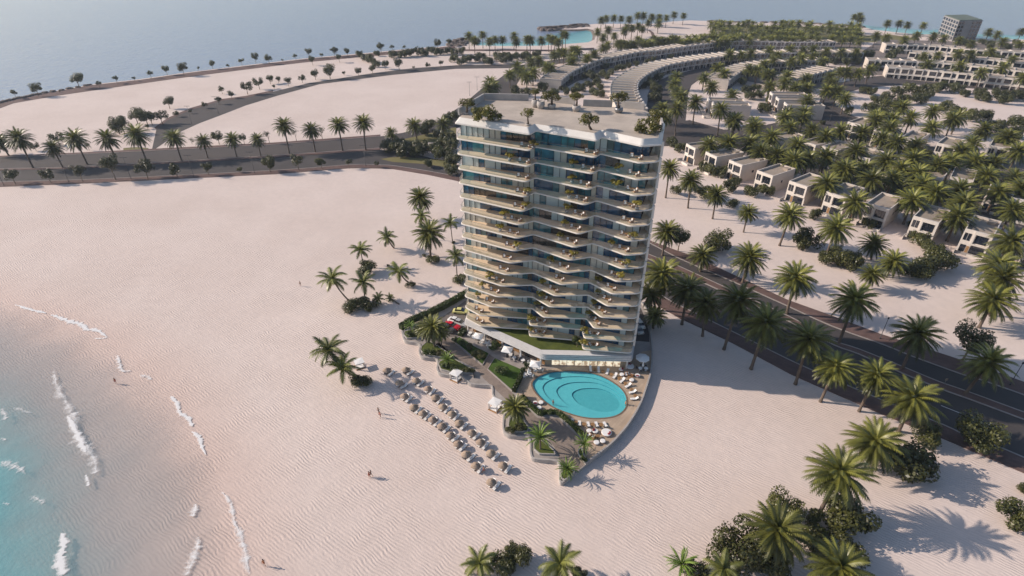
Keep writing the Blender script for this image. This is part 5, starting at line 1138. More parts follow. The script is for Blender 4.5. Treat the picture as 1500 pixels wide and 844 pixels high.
def straw_meshes(seed):
    rnd = random.Random(seed); c = MB(); n = 26
    c.lathe([(0.02, 1.80), (0.12, 1.75), (0.42, 1.60), (0.70, 1.42), (0.90, 1.24)], n)
    for q in range(n*3):
        t = rnd.uniform(0, 6.28); r0 = rnd.uniform(0.30, 0.86); z0 = 1.82-0.64*r0
        r1 = r0+rnd.uniform(0.10, 0.2); z1 = z0-rnd.uniform(0.08, 0.17); d = 0.07
        c.quad((r0*cos(t-d), r0*sin(t-d), z0), (r0*cos(t+d), r0*sin(t+d), z0), (r1*cos(t+d*.7), r1*sin(t+d*.7), z1), (r1*cos(t-d*.7), r1*sin(t-d*.7), z1))
    p = MB(); p.tube([(0,0,0),(0,0,1.72)], 0.045, 8); return c.mesh('canopy', 'straw'), p.mesh('pole', 'wood_warm')
STRAW = [straw_meshes(i) for i in range(3)]
UP = [(190,142),(243,197),(303,240),(343,285),(381,333),(427,370),(465,417),(530,467),(576,516),(628,572),(691,636)]
LO = [(92,145),(157,210),(182,278),(231,335),(277,368),(328,400),(375,433),(420,479),(459,525),(500,578),(551,637),(631,722)]
for row, nm in ((UP, 'upper'), (LO, 'lower')):
    for i, q in enumerate(Z(540,500,3.517,row)):
        x, y = g(q[0], q[1], 1.45); c, p = STRAW[i % 3]
        t = thing('straw_parasol', f'round straw parasol, {ORD[i]} from the hotel end of the {nm} beach row', 'parasol', (x, y, 0), random.uniform(0, 6), 'straw parasols on the beach')
        link('canopy', c, t); link('pole', p, t)
        a = R(228)+random.uniform(-.15,.15)
        lounger(x+0.05, y+0.55, a+pi, f'shaded lounger left of the {ORD[i]} parasol in the {nm} beach row', 'sun loungers under the beach parasols', 0, 0.95, i % 3 == 0)  # dark cloth colour on some of these stands in for parasol shade
        lounger(x+0.95, y-0.15, a+pi, f'white lounger right of the {ORD[i]} parasol in the {nm} beach row', 'sun loungers under the beach parasols', 0, 0.95)
cp = g(862,578,D)
for i, q in enumerate([(865,540.5),(877,542),(889.7,545),(900.7,551),(911.5,557.5),(920,565),(926.5,574.2),(929,584)]):
    x, y = g(q[0], q[1], D+.3); a = (R(90), R(86), R(68), R(58), R(48), R(36), R(18), R(4))[i]
    lounger(x, y, a, f'grey white pool lounger, {ORD[i]} from the hotel on the right pool edge', 'pool loungers on the right', D+.008, 0.86)
for i, q in enumerate([(837.6,617.2),(849,620.5),(862,622),(874,622),(886.6,622)]):
    x, y = g(q[0], q[1], D+.3); lounger(x, y, (R(74), R(86), R(93), R(97), R(104))[i]+pi, f'grey white pool lounger, {ORD[i]} from the left below the pool', 'pool loungers below the pool', D+.008, 0.86)
def round_bed(q, r, label, red=False, cat='daybed', name='round_daybed', group=None, h=0.42):
    x, y = g(q[0], q[1], D+h*.6); t = thing(name, label, cat, (x, y, D+.008), random.uniform(0, 6), group)
    mb = MB(); mb.lathe([(r*.82, 0), (r, h*.35), (r, h*.55), (r*.96, h*.6)], 20); mb.obj('base', 'rattan', t, True)
    mb = MB(); mb.lathe([(r*.97, h*.61), (r*.97, h), (r*.85, h*1.1), (0.02, h*1.12)], 20); mb.obj('cushion', 'cushion_white', t)
    if red:
        mb = MB()
        for k in range(3): mb.rbox(r*.62*cos(.5*k), r*.62*sin(.5*k), h*1.125, h*1.125+.16, .34, .26, .5*k)
        mb.obj('pillow', 'cushion_red', t)
    return t
for q, r, red, lab in (((922.6,537),1.15,True,'largest white daybed with dark pillows near the hotel corner'),((909.8,541.5),0.62,True,'small round seat with a dark pillow left of the big daybed'),((911,549),0.62,False,'round white seat among the upper right loungers'),((934,550.5),0.68,True,'round seat with a red pillow near the curved wall'),((925.5,557),0.62,False,'round white seat below the wooden table, right of the pool'),((863,631.5),0.62,False,'left round seat below the lower loungers'),((872,632),0.68,True,'round seat with a person shaped pillow pile below the pool'),((888.4,634),1.2,True,'large white daybed with red pillows below the pool'),((883,646.5),0.62,False,'right round seat near the lower curved wall'),((873.8,648.5),0.66,False,'left round seat near the lower curved wall'),((784,590.5),0.6,True,'dark round seat left of the pool by the walkway'),((792.5,590),0.62,False,'round white seat left of the pool'),((790,597.5),0.6,False,'lowest round seat left of the pool')):
    round_bed(q, r*.88, lab, red)
TB = MB(); TB.lathe([(0.24,0),(0.05,0.04),(0.05,0.44),(0.42,0.46),(0.42,0.5)], 16); TBL = TB.mesh('side_table', 'wood_warm')
for i, q in enumerate([(871,541),(883,544),(895.6,548.5),(907,554),(916,561.5),(925,570.5),(930.5,579.5),(843,619),(855.5,621.5),(868,622),(880.5,622.5),(922,553),(876,639)]):
    x, y = g(q[0], q[1], D+.4); tag(link('side_table', TBL, None, (x, y, D+.008)), f'small round wooden table on the pool deck, {ORD[i]} counted clockwise from the hotel front', 'table', 'side tables on the pool deck')
for i, q in enumerate([(917,549),(921,548.5),(926,549.5),(869,641),(863,638)]):
    x, y = g(q[0], q[1], D+.3); tag(link('lounge_chair', CH, None, (x, y, D+.008), i*1.3), f'brown lounge chair on the deck, {ORD[i]} from the hotel', 'lounge chair', 'brown deck chairs')
# parasols
def parasol_mesh(r, closed=False, square=True):
    c = MB(); p = MB(); n = 4 if square else 8
    if closed: c.lathe([(0.02,2.35),(0.10,2.2),(0.20,1.5),(0.26,1.0),(0.18,0.95)], 10)
    else:
        pr = [(0.02, 2.75), (r*.5, 2.55), (r, 2.28), (r, 2.16), (r*.97, 2.16), (r*.97, 2.25), (0.03, 2.68)]
        c.lathe(pr, n)
    p.tube([(0,0,0.06),(0,0,2.6 if not closed else 2.3)], 0.04, 8); b = MB(); b.lathe([(0.32,0),(0.32,0.06),(0.05,0.08)], 12)
    return c.mesh('canopy', 'cushion_white'), p.mesh('pole', 'grey_metal'), b.mesh('base', 'dark_metal')
PO, PC, PR = parasol_mesh(1.75), parasol_mesh(1, True), parasol_mesh(1.7, False, False)
for q, kd, rot, lab in (((700.5,491),PO,.5,'open square white parasol nearest the parking court'),((743,511),PO,.5,'open square white parasol in the middle of the terrace'),((784,532),PO,.6,'open square white parasol beside the pool corner'),((941.5,523),PR,.2,'open white parasol in shade right of the hotel'),((918,509.5),PO,.4,'small white parasol tucked against the right hotel corner'),((762.7,520),PC,0,'closed white parasol on the terrace'),((774,544),PC,0,'closed white parasol by the pool corner'),((942,534),PC,0,'closed white parasol in the shade right of the hotel')):
    z = 2.4+D if kd is not PC else 1.4+D
    x, y = g(q[0], q[1], z); t = thing('parasol', lab, 'parasol', (x, y, D+.008), rot); s = 0.72 if lab.startswith('small') else 0.95; t.scale = (s, s, s)
    for nm, me in zip(('canopy', 'pole', 'base'), kd): link(nm, me, t)
# dining sets on the terrace
DT = MB(); DT.lathe([(0.28,0),(0.05,0.05),(0.05,0.68),(0.5,0.70),(0.5,0.75)], 16); DTM = DT.mesh('dining_table', 'cushion_white')
DC = MB(); DC.box(-.24,-.24,.40,.24,.24,.46); DC.box(-.24,.19,.464,.24,.25,.9)
for x in (-.21,.21):
    for y in (-.21,.21): DC.box(x-.02,y-.02,0,x+.02,y+.02,.398)
DCM = [DC.mesh('dining_chair', 'cushion_white'), DC.mesh('dining_chair', 'fabric_dark')]
for i, q in enumerate([(689,489),(694,493.5),(707,500),(713,504),(719,508),(748,521),(753,525),(766,529),(775,534),(783,540),(790,541),(768,549),(776,549),(938,541),(946,541)]):
    x, y = g(q[0], q[1], D+.4); tag(link('dining_table', DTM, None, (x, y, D+.008)), f'small dining table on the terrace, {ORD[i]} from the parking court', 'table', 'dining tables on the terrace')
    for j in range(3):
        a = j*2.1+i; tag(link('dining_chair', DCM[1 if i in (5,6,7,13,14) else 0], None, (x+.72*cos(a), y+.72*sin(a), D+.008), a-pi/2), f'{("first","second","third")[j]} chair at the {ORD[i]} dining table from the parking court', 'chair', 'dining chairs on the terrace')
# cabanas
def cabana(q, rot, label, z=0.0, tilt=0.0):
    x, y = g(q[0], q[1], z+1.3); t = thing('cabana', label, 'cabana', (x, y, z), rot)
    for sx in (-1, 1):
        for sy in (-1, 1): mb = MB(); mb.box(sx*1.15-.05, sy*1.15-.05, 0.2, sx*1.15+.05, sy*1.15+.05, 2.2); mb.obj('post', 'white_paint', t)
    mb = MB(); mb.box(-1.3,-1.3,0,1.3,1.3,.198); mb.obj('platform', 'wood_warm', t)
    mb = MB(); P = [(-1.3,-1.3,2.204),(1.3,-1.3,2.204),(1.3,1.3,2.204),(-1.3,1.3,2.204)]
    mb.quad(*P[::-1]); U = [(-1.3,-1.3,2.35),(1.3,-1.3,2.35),(1.3,1.3,2.35),(-1.3,1.3,2.35)]
    for i in range(4): mb.quad(P[i], P[(i+1) % 4], U[(i+1) % 4], U[i]); mb.tri(U[i], U[(i+1) % 4], (0,0,2.46))
    mb.obj('canopy', 'cushion_white', t)
    mb = MB(); mb.box(-1.0,-1.0,.204,1.0,.6,.5); mb.box(-1.0,.604,.204,1.0,.95,.8); mb.obj('daybed', 'cushion_white', t)
    for sx in (-1, 1): mb = MB(); mb.box(sx*1.15-.09, -1.09, .5, sx*1.15+.09, -.75, 2.19); mb.obj('curtain', 'cushion_white', t)
    t.scale = (.85, .85, .85); return t
cabana((668,549), R(-32), 'white cabana on the sand at the end of the upper path')
cabana((725,592), R(-32), 'white cabana on the sand beside the walkway bend')
t = cabana((526,531), R(28), 'small tilted beach tent beside the leaning coconut palms'); t.scale = (.8,.8,.72)
for q, lab in (((684,553),'white beach mat beside the upper cabana'),((735,593),'white beach mat beside the walkway cabana')):
    x, y = g(q[0], q[1], .1); mb = MB(); mb.rbox(0,0,0.0,.08,2.2,1.6,R(-12)); tag(mb.obj('beach_mat', 'cushion_white', None, False, None, (x,y,.004)), lab, 'mat')
for q, z, lab in (((694,552),0.0,'dark upright board at the end of the upper path'),((766,578),D,'dark upright board beside the pool hedge')):
    x, y = g(q[0], q[1], z+.8); mb = MB(); mb.rbox(0,0,0,1.5,.14,.9,R(8)); tag(mb.obj('sign_board', 'dark_metal', None, False, None, (x,y,z+.006)), lab, 'board')

# ================================================================== CARS
def car(q, rot, paint, label, roof=True, L_=4.5, W=1.85, Hh=1.35, z=D+.012):
    x, y = g(q[0], q[1], z+.6); t = thing('parked_car', label, 'car', (x, y, z), rot)
    mb = MB(); prof = [(-.5,.42,.80),(-.48,.55,.93),(-.30,.66,1.0),(-.05,.66,1.0),(.20,.64,1.0),(.40,.60,.95),(.485,.50,.86),(.5,.38,.76)]; n = len(prof)
    for f, zt, w in prof:
        X = f*L_; ww = W/2*w; mb.v += [(X,-ww,.22),(X,-ww*1.0,zt*Hh*.78),(X,-ww*.86,zt*Hh),(X,ww*.86,zt*Hh),(X,ww,zt*Hh*.78),(X,ww,.22)]
    for i in range(n-1):
        for q_ in range(6): a, b = i*6+q_, i*6+(q_+1) % 6; mb.f.append((a, a+6, b+6, b)); mb.m.append(0)
    mb.f.append((0,1,2,3,4,5)); mb.f.append(tuple((n-1)*6+i for i in (5,4,3,2,1,0))); mb.m += [0,0]
    mb.obj('body', paint, t, False)
    c = MB(); pr = [(-.36,.655,.80),(-.24,1.0,.66),(.02,1.0,.66),(.20,.645,.80)]; h0 = Hh
    for f, zt, w in pr:
        X = f*L_; ww = W/2*w; c.v += [(X,-ww,.655*h0),(X,-ww*(.93 if zt > .9 else 1),zt*h0),(X,ww*(.93 if zt > .9 else 1),zt*h0),(X,ww,.655*h0)]
    for i in range(3):
        for a_, b_ in ((0,1),(1,2),(2,3)): a, b = i*4+a_, i*4+b_; c.f.append((a, a+4, b+4, b)); c.m.append(1 if (roof and i == 1 and a_ == 1) else 0)
    c.obj('cabin', ['car_glass', paint], t)
    for sx in (-.31, .31):
        for sy in (-1, 1):
            w = MB(); w.tube([(sx*L_, sy*(W/2-.2), .33),(sx*L_, sy*(W/2+.02), .33)], .33, 14); wo = w.obj('wheel', 'rubber', t)
            r_ = MB(); r_.tube([(sx*L_, sy*(W/2+.021), .33),(sx*L_, sy*(W/2+.03), .33)], .2, 10); r_.obj('rim', 'grey_metal', wo)
    for sy in (-1, 1):
        h = MB(); h.rbox(.5*L_, sy*W*.3, .48, .60, .06, .32); h.obj('headlight', 'white_paint', t)
        h = MB(); h.rbox(-.502*L_, sy*W*.3, .56, .68, .06, .32); h.obj('tail_light', 'cushion_red', t)
    return t
car((662,476.5), R(-30), 'paint_red', 'bright red sports car in the parking court')
car((654,481), R(-32), 'paint_dark', 'dark off-road vehicle beside the red car', True, 4.5, 1.9, 1.6)
car((674,472.5), R(-30), 'paint_silver', 'silver car next to the red car')
car((668,469.5), R(-28), 'paint_white', 'white car behind the silver car')
car((675.5,455.5), R(-8), 'paint_yellow', 'pale yellow car under the hotel corner')
car((936.5,473), R(100), 'paint_white', 'white car on the shaded driveway right of the hotel')
car((934,481), R(104), 'paint_silver', 'silver car behind the white one on the driveway')

# ================================================================== PEOPLE
def body_mesh(pose):
    """one continuous figure grown over a joint skeleton; sizes for 1.72 m"""
    s = {'stand': dict(lk=(.02,.03), rk=(-.02,-.03), la=(.02,.02), ra=(.02,.02)), 'walk': dict(lk=(.22,.10), rk=(-.16,-.30), la=(-.2,.0), ra=(.22,.1))}[pose]
    V = [(0,0,.93),(0,0.01,1.12),(0,0.0,1.34),(0,.01,1.47),(0,-.02,1.56),(0,-.02,1.66)]; rad = [.125,.11,.135,.05,.075,.085]
    E_ = [(0,1),(1,2),(2,3),(3,4),(4,5)]
    def add(p, r, par): V.append(p); rad.append(r); E_.append((par, len(V)-1)); return len(V)-1
    for sx, (ky, ay) in ((1, s['lk']), (-1, s['rk'])):
        h = add((sx*.09, 0, .86), .085, 0); k = add((sx*.10, -ky, .49), .058, h); a = add((sx*.10, -ay if ay > -.2 else .3, .08), .036, k); add((sx*.11, (-ay if ay > -.2 else .3)-.13, .03), .032, a)
    for sx, (ey, hy) in ((1, s['la']), (-1, s['ra'])):
        sh = add((sx*.18, 0, 1.40), .055, 2); e = add((sx*.24, -ey+.03, 1.12), .040, sh); w = add((sx*.25, -hy-ey-.05, .88), .028, e); add((sx*.25, -hy-ey-.08, .79), .030, w)
    me = bpy.data.meshes.new('body'); me.from_pydata(V, E_, []); o = bpy.data.objects.new('body', me); COL.objects.link(o)
    md = o.modifiers.new('skin', 'SKIN'); sub = o.modifiers.new('sub', 'SUBSURF'); sub.levels = 1; sub.render_levels = 1
    for i, sv in enumerate(me.skin_vertices[0].data): sv.radius = (rad[i], rad[i]*.8); sv.use_root = (i == 0)
    dg = bpy.context.evaluated_depsgraph_get(); ev = o.evaluated_get(dg); out = bpy.data.meshes.new_from_object(ev)
    bpy.data.objects.remove(o); out.materials.clear(); out.materials.append(MATS['skin']); out.name = 'body'; return out
BODY = {k: body_mesh(k) for k in ('stand', 'walk')}
def person(q, rot, label, pose='stand', swim='swim_red', top=False, z=0.0, s=1.0):
    x, y = g(q[0], q[1], z); t = thing('person', label, 'person', (x, y, z), rot); t.scale = (s,)*3
    link('body', BODY[pose], t)
    mb = MB(); mb.lathe([(.145,.80),(.168,.86),(.160,.96),(.135,1.02)], 14, sx=1.05, sy=.85); mb.obj('swimwear', swim, t, True)
    if top: mb = MB(); mb.lathe([(.125,1.24),(.150,1.30),(.152,1.36),(.12,1.42)], 14, sx=1.1, sy=.85); mb.obj('swim_top', swim, t, True)
    mb = MB(); mb.lathe([(.094,1.61),(.102,1.67),(.085,1.74),(.03,1.775),(.005,1.78)], 12, cy=.0); mb.obj('hair', 'hair', t, True); return t
person((440.5,419.5), R(200), 'person standing alone far out on the sand, left of the palms', 'stand', 'swim_dark')
person((555,606), R(150), 'person walking on the beach, upper one of a pair', 'walk', 'swim_dark', True)
person((557.5,612), R(150), 'person walking on the beach, lower one of a pair', 'walk', 'swim_red', True)
person((541.5,700), R(60), 'person in red crouched close to another on the open sand', 'stand', 'swim_red', True)
person((544,698.5), R(250), 'person beside the one in red on the open sand', 'walk', 'swim_dark', True)
person((388,829), R(210), 'person walking along the wet sand near the bottom edge', 'walk', 'swim_orange', True)
person((170.5,562.5), R(240), 'person in dark red wading in the shallow water', 'stand', 'swim_red', True, -0.25)
person((708.5,692.5), R(90), 'person standing among the lowest beach loungers', 'walk', 'swim_red')
person((810,594.5), R(160), 'dark haired person at the lower left pool edge', 'stand', 'swim_dark', False, D-0.55)
person((915.8,595.5), R(270), 'person in orange at the right pool edge', 'stand', 'swim_orange', True, D-0.5)

# ================================================================== LAMPS
def lamp(base, h, label, arms=1, group='street lamps'):
    x, y = g(*base); t = thing('street_lamp', label, 'street lamp', (x, y, 0), 0, group)
    mb = MB(); mb.lathe([(.20,0),(.20,.3),(.09,.4),(.06,h)], 8); mb.obj('pole', 'dark_metal', t, True)
    mb = MB()
    for k in range(arms):
        sx = 1 if k == 0 else -1
        if arms == 1: mb.lathe([(.10,h),(.20,h+.1),(.18,h+.45),(.05,h+.55)], 10)
        else: mb.box(min(0, sx*1.5), -.1, h+.002, max(0, sx*1.5), .1, h+.12)
    mb.obj('lamp_head', 'dark_metal', t)
lamp((1288.7,496.4), 6.0, 'dark lamp post with a round head on the far pavement, middle right'); lamp((1479,564), 6.0, 'dark lamp post on the far pavement at the right edge')
for b, lab in (((281,181),'tall double armed lamp on the branch road, nearest the fork'),((320,166),'tall double armed lamp on the branch road, second from the fork'),((192,262),'lamp on the lower boulevard pavement by the sixth palm'),((284,258.5),'lamp on the lower boulevard pavement near its middle'),((373,253.5),'lamp on the lower boulevard pavement beyond the middle'),((536,243),'lamp on the lower boulevard pavement before the thicket'),((101,267),'lamp on the lower boulevard pavement toward the left'),((6,272),'lamp on the lower boulevard pavement at the left edge'),((688,140),'slim lamp on the road behind the tower, nearest'),((699,132),'slim lamp on the road behind the tower, farther'),((755,137),'lamp on the right side of the road behind the tower'),((1215,178),'slim lamp near the white sand plot')):
    lamp(b, 9.0 if 'tall' in lab or 'lower' in lab else 8.0, lab, 2)
# small post with a sign on the median
x, y = g(1383,563); t = thing('traffic_sign', 'small pale sign post on the median near the lane dashes', 'sign', (x, y, .13)); mb = MB(); mb.tube([(0,0,0),(0,0,1.3)], .05, 6); mb.obj('post', 'grey_metal', t); mb = MB(); mb.box(-.28,-.03,1.0,.28,.03,1.55); mb.obj('sign_plate', 'straw', t)

# ================================================================== VILLAS AND TERRACES
def shell(w, d, h, mb, th=0.28, drop=0.75, ml=0, mf=1):
    """outer walls, parapet top and inner faces; roof is a separate part"""
    mb.quad((0,0,0),(w,0,0),(w,0,h),(0,0,h),mf); mb.quad((w,0,0),(w,d,0),(w,d,h),(w,0,h),ml); mb.quad((w,d,0),(0,d,0),(0,d,h),(w,d,h),ml); mb.quad((0,d,0),(0,0,0),(0,0,h),(0,d,h),ml)
    O = [(0,0),(w,0),(w,d),(0,d)]; I = [(th,th),(w-th,th),(w-th,d-th),(th,d-th)]; z = h-drop
    for i in range(4):
        j = (i+1) % 4
        mb.quad((*O[i],h),(*O[j],h),(*I[j],h),(*I[i],h),mf); mb.quad((*I[j],z),(*I[i],z),(*I[i],h),(*I[j],h),ml)
    return I, z
def window_meshes(x0, z0, x1, z1, y=0.0, bars=2):
    f = MB(); t = .09
    f.box(x0-t, y-.10, z0-t, x1+t, y-.002, z0, 0); f.box(x0-t, y-.10, z1, x1+t, y-.002, z1+t, 0); f.box(x0-t, y-.10, z0+.001, x0, y-.002, z1-.001, 0); f.box(x1, y-.10, z0+.001, x1+t, y-.002, z1-.001, 0)
    for b in range(1, bars+1): c = x0+(x1-x0)*b/(bars+1); f.box(c-.035, y-.07, z0+.001, c+.035, y-.03, z1-.001, 0)
    p = MB(); p.box(x0, y-.028, z0+.001, x1, y-.004, z1-.001); return f.mesh('window', 'dark_metal'), p.mesh('pane', 'house_glass')
VW, VD, VH_ = 7.3, 14.2, 7.5
def villa_kit(flip):
    K = {}
    mb = MB(); I, z = shell(VW, VD, VH_, mb); K['wall'] = mb.mesh('wall', ['villa_wall', 'villa_front'])
    mb = MB(); mb.quad(*[(x, y, z) for x, y in I]); mb.rbox(5.2, 11.6, z+.004, z+.9, 2.0, 2.2, 0, 0); K['roof'] = mb.mesh('roof', 'villa_roof')
    mb = MB(); a, b = (2.75, VW+.02)
    t = .45
    mb.box(a, -.55, 2.95, b, -.004, 2.95+t); mb.box(a, -.55, VH_-1.0, b, -.004, VH_+.06); mb.box(a, -.55, 2.951+t, a+t, -.004, VH_-1.001); mb.box(b-t*1.3, -.55, 2.951+t, b, -.004, VH_-1.001)
    K['front_frame'] = mb.mesh('front_frame', 'villa_front')
    K['w'] = [window_meshes(3.5, 3.75, 6.4, 6.2, 0, 2), window_meshes(.5, 4.0, 1.1, 6.2, 0, 0), window_meshes(1.5, 4.0, 2.1, 6.2, 0, 0), window_meshes(.6, .2, 1.9, 2.3, 0, 1), window_meshes(3.2, .15, 6.6, 2.5, 0, 3)]
    sw = MB(); sw.box(VW+.003, 6.0, 3.4, VW+.07, 6.9, 4.3); K['side'] = sw.mesh('side_window', 'house_glass')
    dr = MB(); dr.box(2.2, -.06, 0.02, 2.95, -.004, 2.2); K['door'] = dr.mesh('door', 'wood_warm')
    tp = MB(); tp.box(-.15, -2.6, .02, VW+.1, -.56, .22); K['terrace'] = tp.mesh('terrace', 'light_pavers')
    gw = MB(); gw.box(VW-.15, -3.2, .0, VW+.1, -2.62, 1.3); gw.box(-.2, -3.4, 0, -.02, -.57, 1.2); gw.box(3.2, -3.4, 0, VW-.16, -3.2, .9); K['garden_wall'] = gw.mesh('garden_wall', 'villa_front')
    bw = MB(); K['rear'] = window_meshes(1.2, 3.6, 5.6, 6.0, 0, 3); return K
VK = villa_kit(False)
def villa(p, ang, label, group, d=1.0):
    """p: middle of the front eave in plan, ang: direction of the depth in degrees"""
    rot = R(ang-90); c, s = cos(rot), sin(rot); ox, oy = -VW/2, 0
    t = thing('flat_roof_villa', label, 'house', (p[0]+c*ox-s*oy, p[1]+s*ox+c*oy, 0.0), rot, group); t.scale = (1, d, 1)
    link('wall', VK['wall'], t); link('roof', VK['roof'], t); link('front_frame', VK['front_frame'], t); link('door', VK['door'], t); link('terrace', VK['terrace'], t); link('garden_wall', VK['garden_wall'], t); link('side_window', VK['side'], t)
    for i, (f, pn) in enumerate(VK['w']): o = link('window', f, t); link('pane', pn, o)
    f, pn = VK['rear']; o = link('window', f, t, (VW, VD, 0), pi); link('pane', pn, o); return t
FR = [((77.6,240.1),21,'A'),((83.2,229.2),25,'B'),((90.0,219.2),28,'C'),((97.2,207.3),34,'D'),((105.3,196.4),37,'E'),((114.2,186.1),39,'F'),((123.4,176.2),42,'F'),((133.2,165.8),44,'G'),((143.8,156.5),46,'H'),((155.5,146.0),48,'I')]
for i, (p, a, _) in enumerate(FR): villa(p, a, f'beige flat roofed villa facing the sand, {ORD[i]} from the tower in the near row', 'villas in the near row')
def fr(l, r_): a, b = g(*l, 7.5), g(*r_, 7.5); return ((a[0]+b[0])/2, (a[1]+b[1])/2)
SR = [(fr((1128,197),(1140,203)),20),(fr((1178.7,206.7),(1192,212)),30),(fr((1204,213.5),(1229,220.7)),36),((168.8,201.6),50),((173.7,188.3),49),(fr((1490,288),(1512,298)),50),(fr((1252,226),(1272,233)),40),(fr((1300,240),(1326,248)),44),(fr((1354,255),(1376,261)),47)]
SR.sort(key=lambda e: e[0][0]/e[0][1])
for i, (p, a) in enumerate(SR): villa(p, a, f'flat roofed villa across the street behind the palms, {ORD[i]} from the left', 'villas in the second row')
TR = [(fr((1245,178),(1261,183.5)),36),(fr((1288,191.5),(1297,195)),40),(fr((1325.3,200.7),(1344,203.5)),42),(fr((1373,208.7),(1401.5,215.5)),44),(fr((1452,212.7),(1478,218)),48)]
for i, (p, a) in enumerate(TR): villa(p, a, f'flat roofed villa beside the white sand plot, {ORD[i]} from the left', 'villas beside the sand plot')
for i, (px, a) in enumerate((((1130.5,137.5),-4),((1139.5,145),-4),((1151.5,153),-5),((1038,146),-8),((1045,152.5),-8))):
    villa(g(*px, 7.0), a, ('long villa with a white end facing left, {} of five at the street corner').format(ORD[(i+2) % 5]), 'villas at the street corner', 1.35)
# terrace units
def unit_kit(w, d, h, fin, fm='villa_front'):
    K = {}; mb = MB(); I, z = shell(w, d, h, mb, .25, .45); K['wall'] = mb.mesh('wall', ['villa_wall', fm])
    mb = MB(); mb.quad(*[(x, y, z) for x, y in I]); K['roof'] = mb.mesh('roof', 'villa_roof')
    mb = MB(); mb.box(.35, -.6, 2.9, w*.62, -.004, 3.2); mb.box(.35, -.6, h-.75, w*.62, -.004, h+.25); mb.box(.35, -.6, 3.201, .7, -.004, h-.751); mb.box(w*.62-.35, -.6, 3.201, w*.62, -.004, h-.751)
    K['front_frame'] = mb.mesh('front_frame', fm)
    mb = MB(); mb.box(-.12, .3, h-.30, .10, d-.3, h+fin); K['party_wall'] = mb.mesh('party_wall', fm)
    mb = MB(); mb.box(w*.66, .6, h-.449, w*.93, 2.0, h+.45); K['roof_box'] = mb.mesh('roof_hatch', 'villa_wall')
    K['w'] = [window_meshes(.95, 3.5, w*.62-.6, h-1.0, 0, 1), window_meshes(w*.68, 3.6, w*.9, h-1.0, 0, 0), window_meshes(.5, .2, w*.55, 2.5, 0, 2), window_meshes(w*.66, .1, w*.88, 2.3, 0, 0)]
    mb = MB()
    for x in (.05, w*.6, w-.3): mb.box(x, -2.6, 0, x+.28, -2.3, 2.55)
    mb.box(.0, -2.62, 2.554, w, -.604, 2.8); K['porch'] = mb.mesh('porch', 'villa_front'); return K
def terrace(line, w, d, h, label, group, z=7.0, porch=True, maxn=60, gap=0.0, fin=0.12):
    K = unit_kit(w, d, h, fin, 'villa_front' if porch else 'terrace_front_shade'); pts = smooth_line([g(x, y, z) for x, y in line], 8); L_ = [0]
    for a, b in zip(pts, pts[1:]): L_.append(L_[-1]+hypot(b[0]-a[0], b[1]-a[1]))
    def at(s):
        for i in range(len(pts)-1):
            if L_[i+1] >= s: q = (s-L_[i])/max(1e-6, L_[i+1]-L_[i]); return (pts[i][0]+(pts[i+1][0]-pts[i][0])*q, pts[i][1]+(pts[i+1][1]-pts[i][1])*q)
        return pts[-1]
    n = min(maxn, int(L_[-1]/(w+gap)))
    for i in range(n):
        a, b = at(i*(w+gap)), at((i+1)*(w+gap)); rot = atan2(b[1]-a[1], b[0]-a[0])
        t = thing('terraced_house', label.format(ORD[i] if i < len(ORD) else 'last'), 'house', (a[0], a[1], 0.002*(i % 2)), rot, group)
        for nm in ('wall', 'roof', 'front_frame', 'party_wall'): link(nm, K[nm], t)
        link('roof_hatch', K['roof_box'], t)
        if porch: link('porch', K['porch'], t)
        for f, p in K['w']: o = link('window', f, t); link('pane', p, o)
    return n
terrace([(822,117),(831,109.5),(841,103),(852,98),(866,92),(880,87),(906.7,82),(936,76),(965,73.5),(1000,68.6),(1040,63.5),(1077,60.5),(1110,60.3),(1150,61.5),(1190,61.7),(1227,61.3)], 6.4, 14, 6.6, 'house in the long curved terrace with blue shaded fronts, {} from the near end', 'houses of the long curved terrace', 6.6, False)
terrace([(948,160),(942.7,150.7),(936,140),(933.3,130.7),(934,122),(937.3,117.3),(945,111),(954.7,105.3),(976,96),(1004,90.5),(1030,86.5),(1058,83),(1090,80),(1150,77.5),(1212,77.5),(1275,77.5)], 6.4, 16, 6.6, 'house in the S shaped terrace with a broad tan roof, {} from the near end', 'houses of the S shaped terrace', 6.6, False, fin=0.40)
terrace([(1068,117),(1075,112),(1083,106),(1096,100),(1112,95.5),(1150,91),(1200,88.5),(1212,88)], 6.4, 14, 6.6, 'house in the short inner terrace behind the palms, {} from the near end', 'houses of the inner terrace', 6.6, False)
terrace([(1160,118),(1176,113.5),(1192,109),(1208,105),(1226,100.5)], 6.6, 15, 6.6, 'house in the short tan terrace by the road curve, {} from the left', 'houses by the road curve', 6.6, False)
terrace([(1298,65),(1327,66),(1362,67),(1392,69.5),(1442,74),(1500,77),(1560,81)], 8.2, 11, 6.8, 'house in the farthest right hand terrace, {} from its left end', 'houses of the farthest right terrace', 6.8, fin=0.3)
terrace([(1332,76.5),(1392,82),(1442,86.5),(1500,92),(1560,97)], 8.2, 11, 6.8, 'house in the second farthest right hand terrace, {} from its left end', 'houses of the second right terrace', 6.8, fin=0.3)
terrace([(1272,87.5),(1312,89.5),(1346,90.5),(1389,93),(1442,98.5),(1500,104.5),(1560,110)], 8.2, 11, 6.8, 'house in the third right hand terrace, {} from its left end', 'houses of the third right terrace', 6.8, fin=0.3)
terrace([(1301,98.5),(1346,101.5),(1383,105),(1434,110),(1500,117),(1560,123)], 8.2, 11, 6.8, 'house in the nearest right hand terrace facing the white sand, {} from its left end', 'houses of the nearest right terrace', 6.8, fin=0.3)
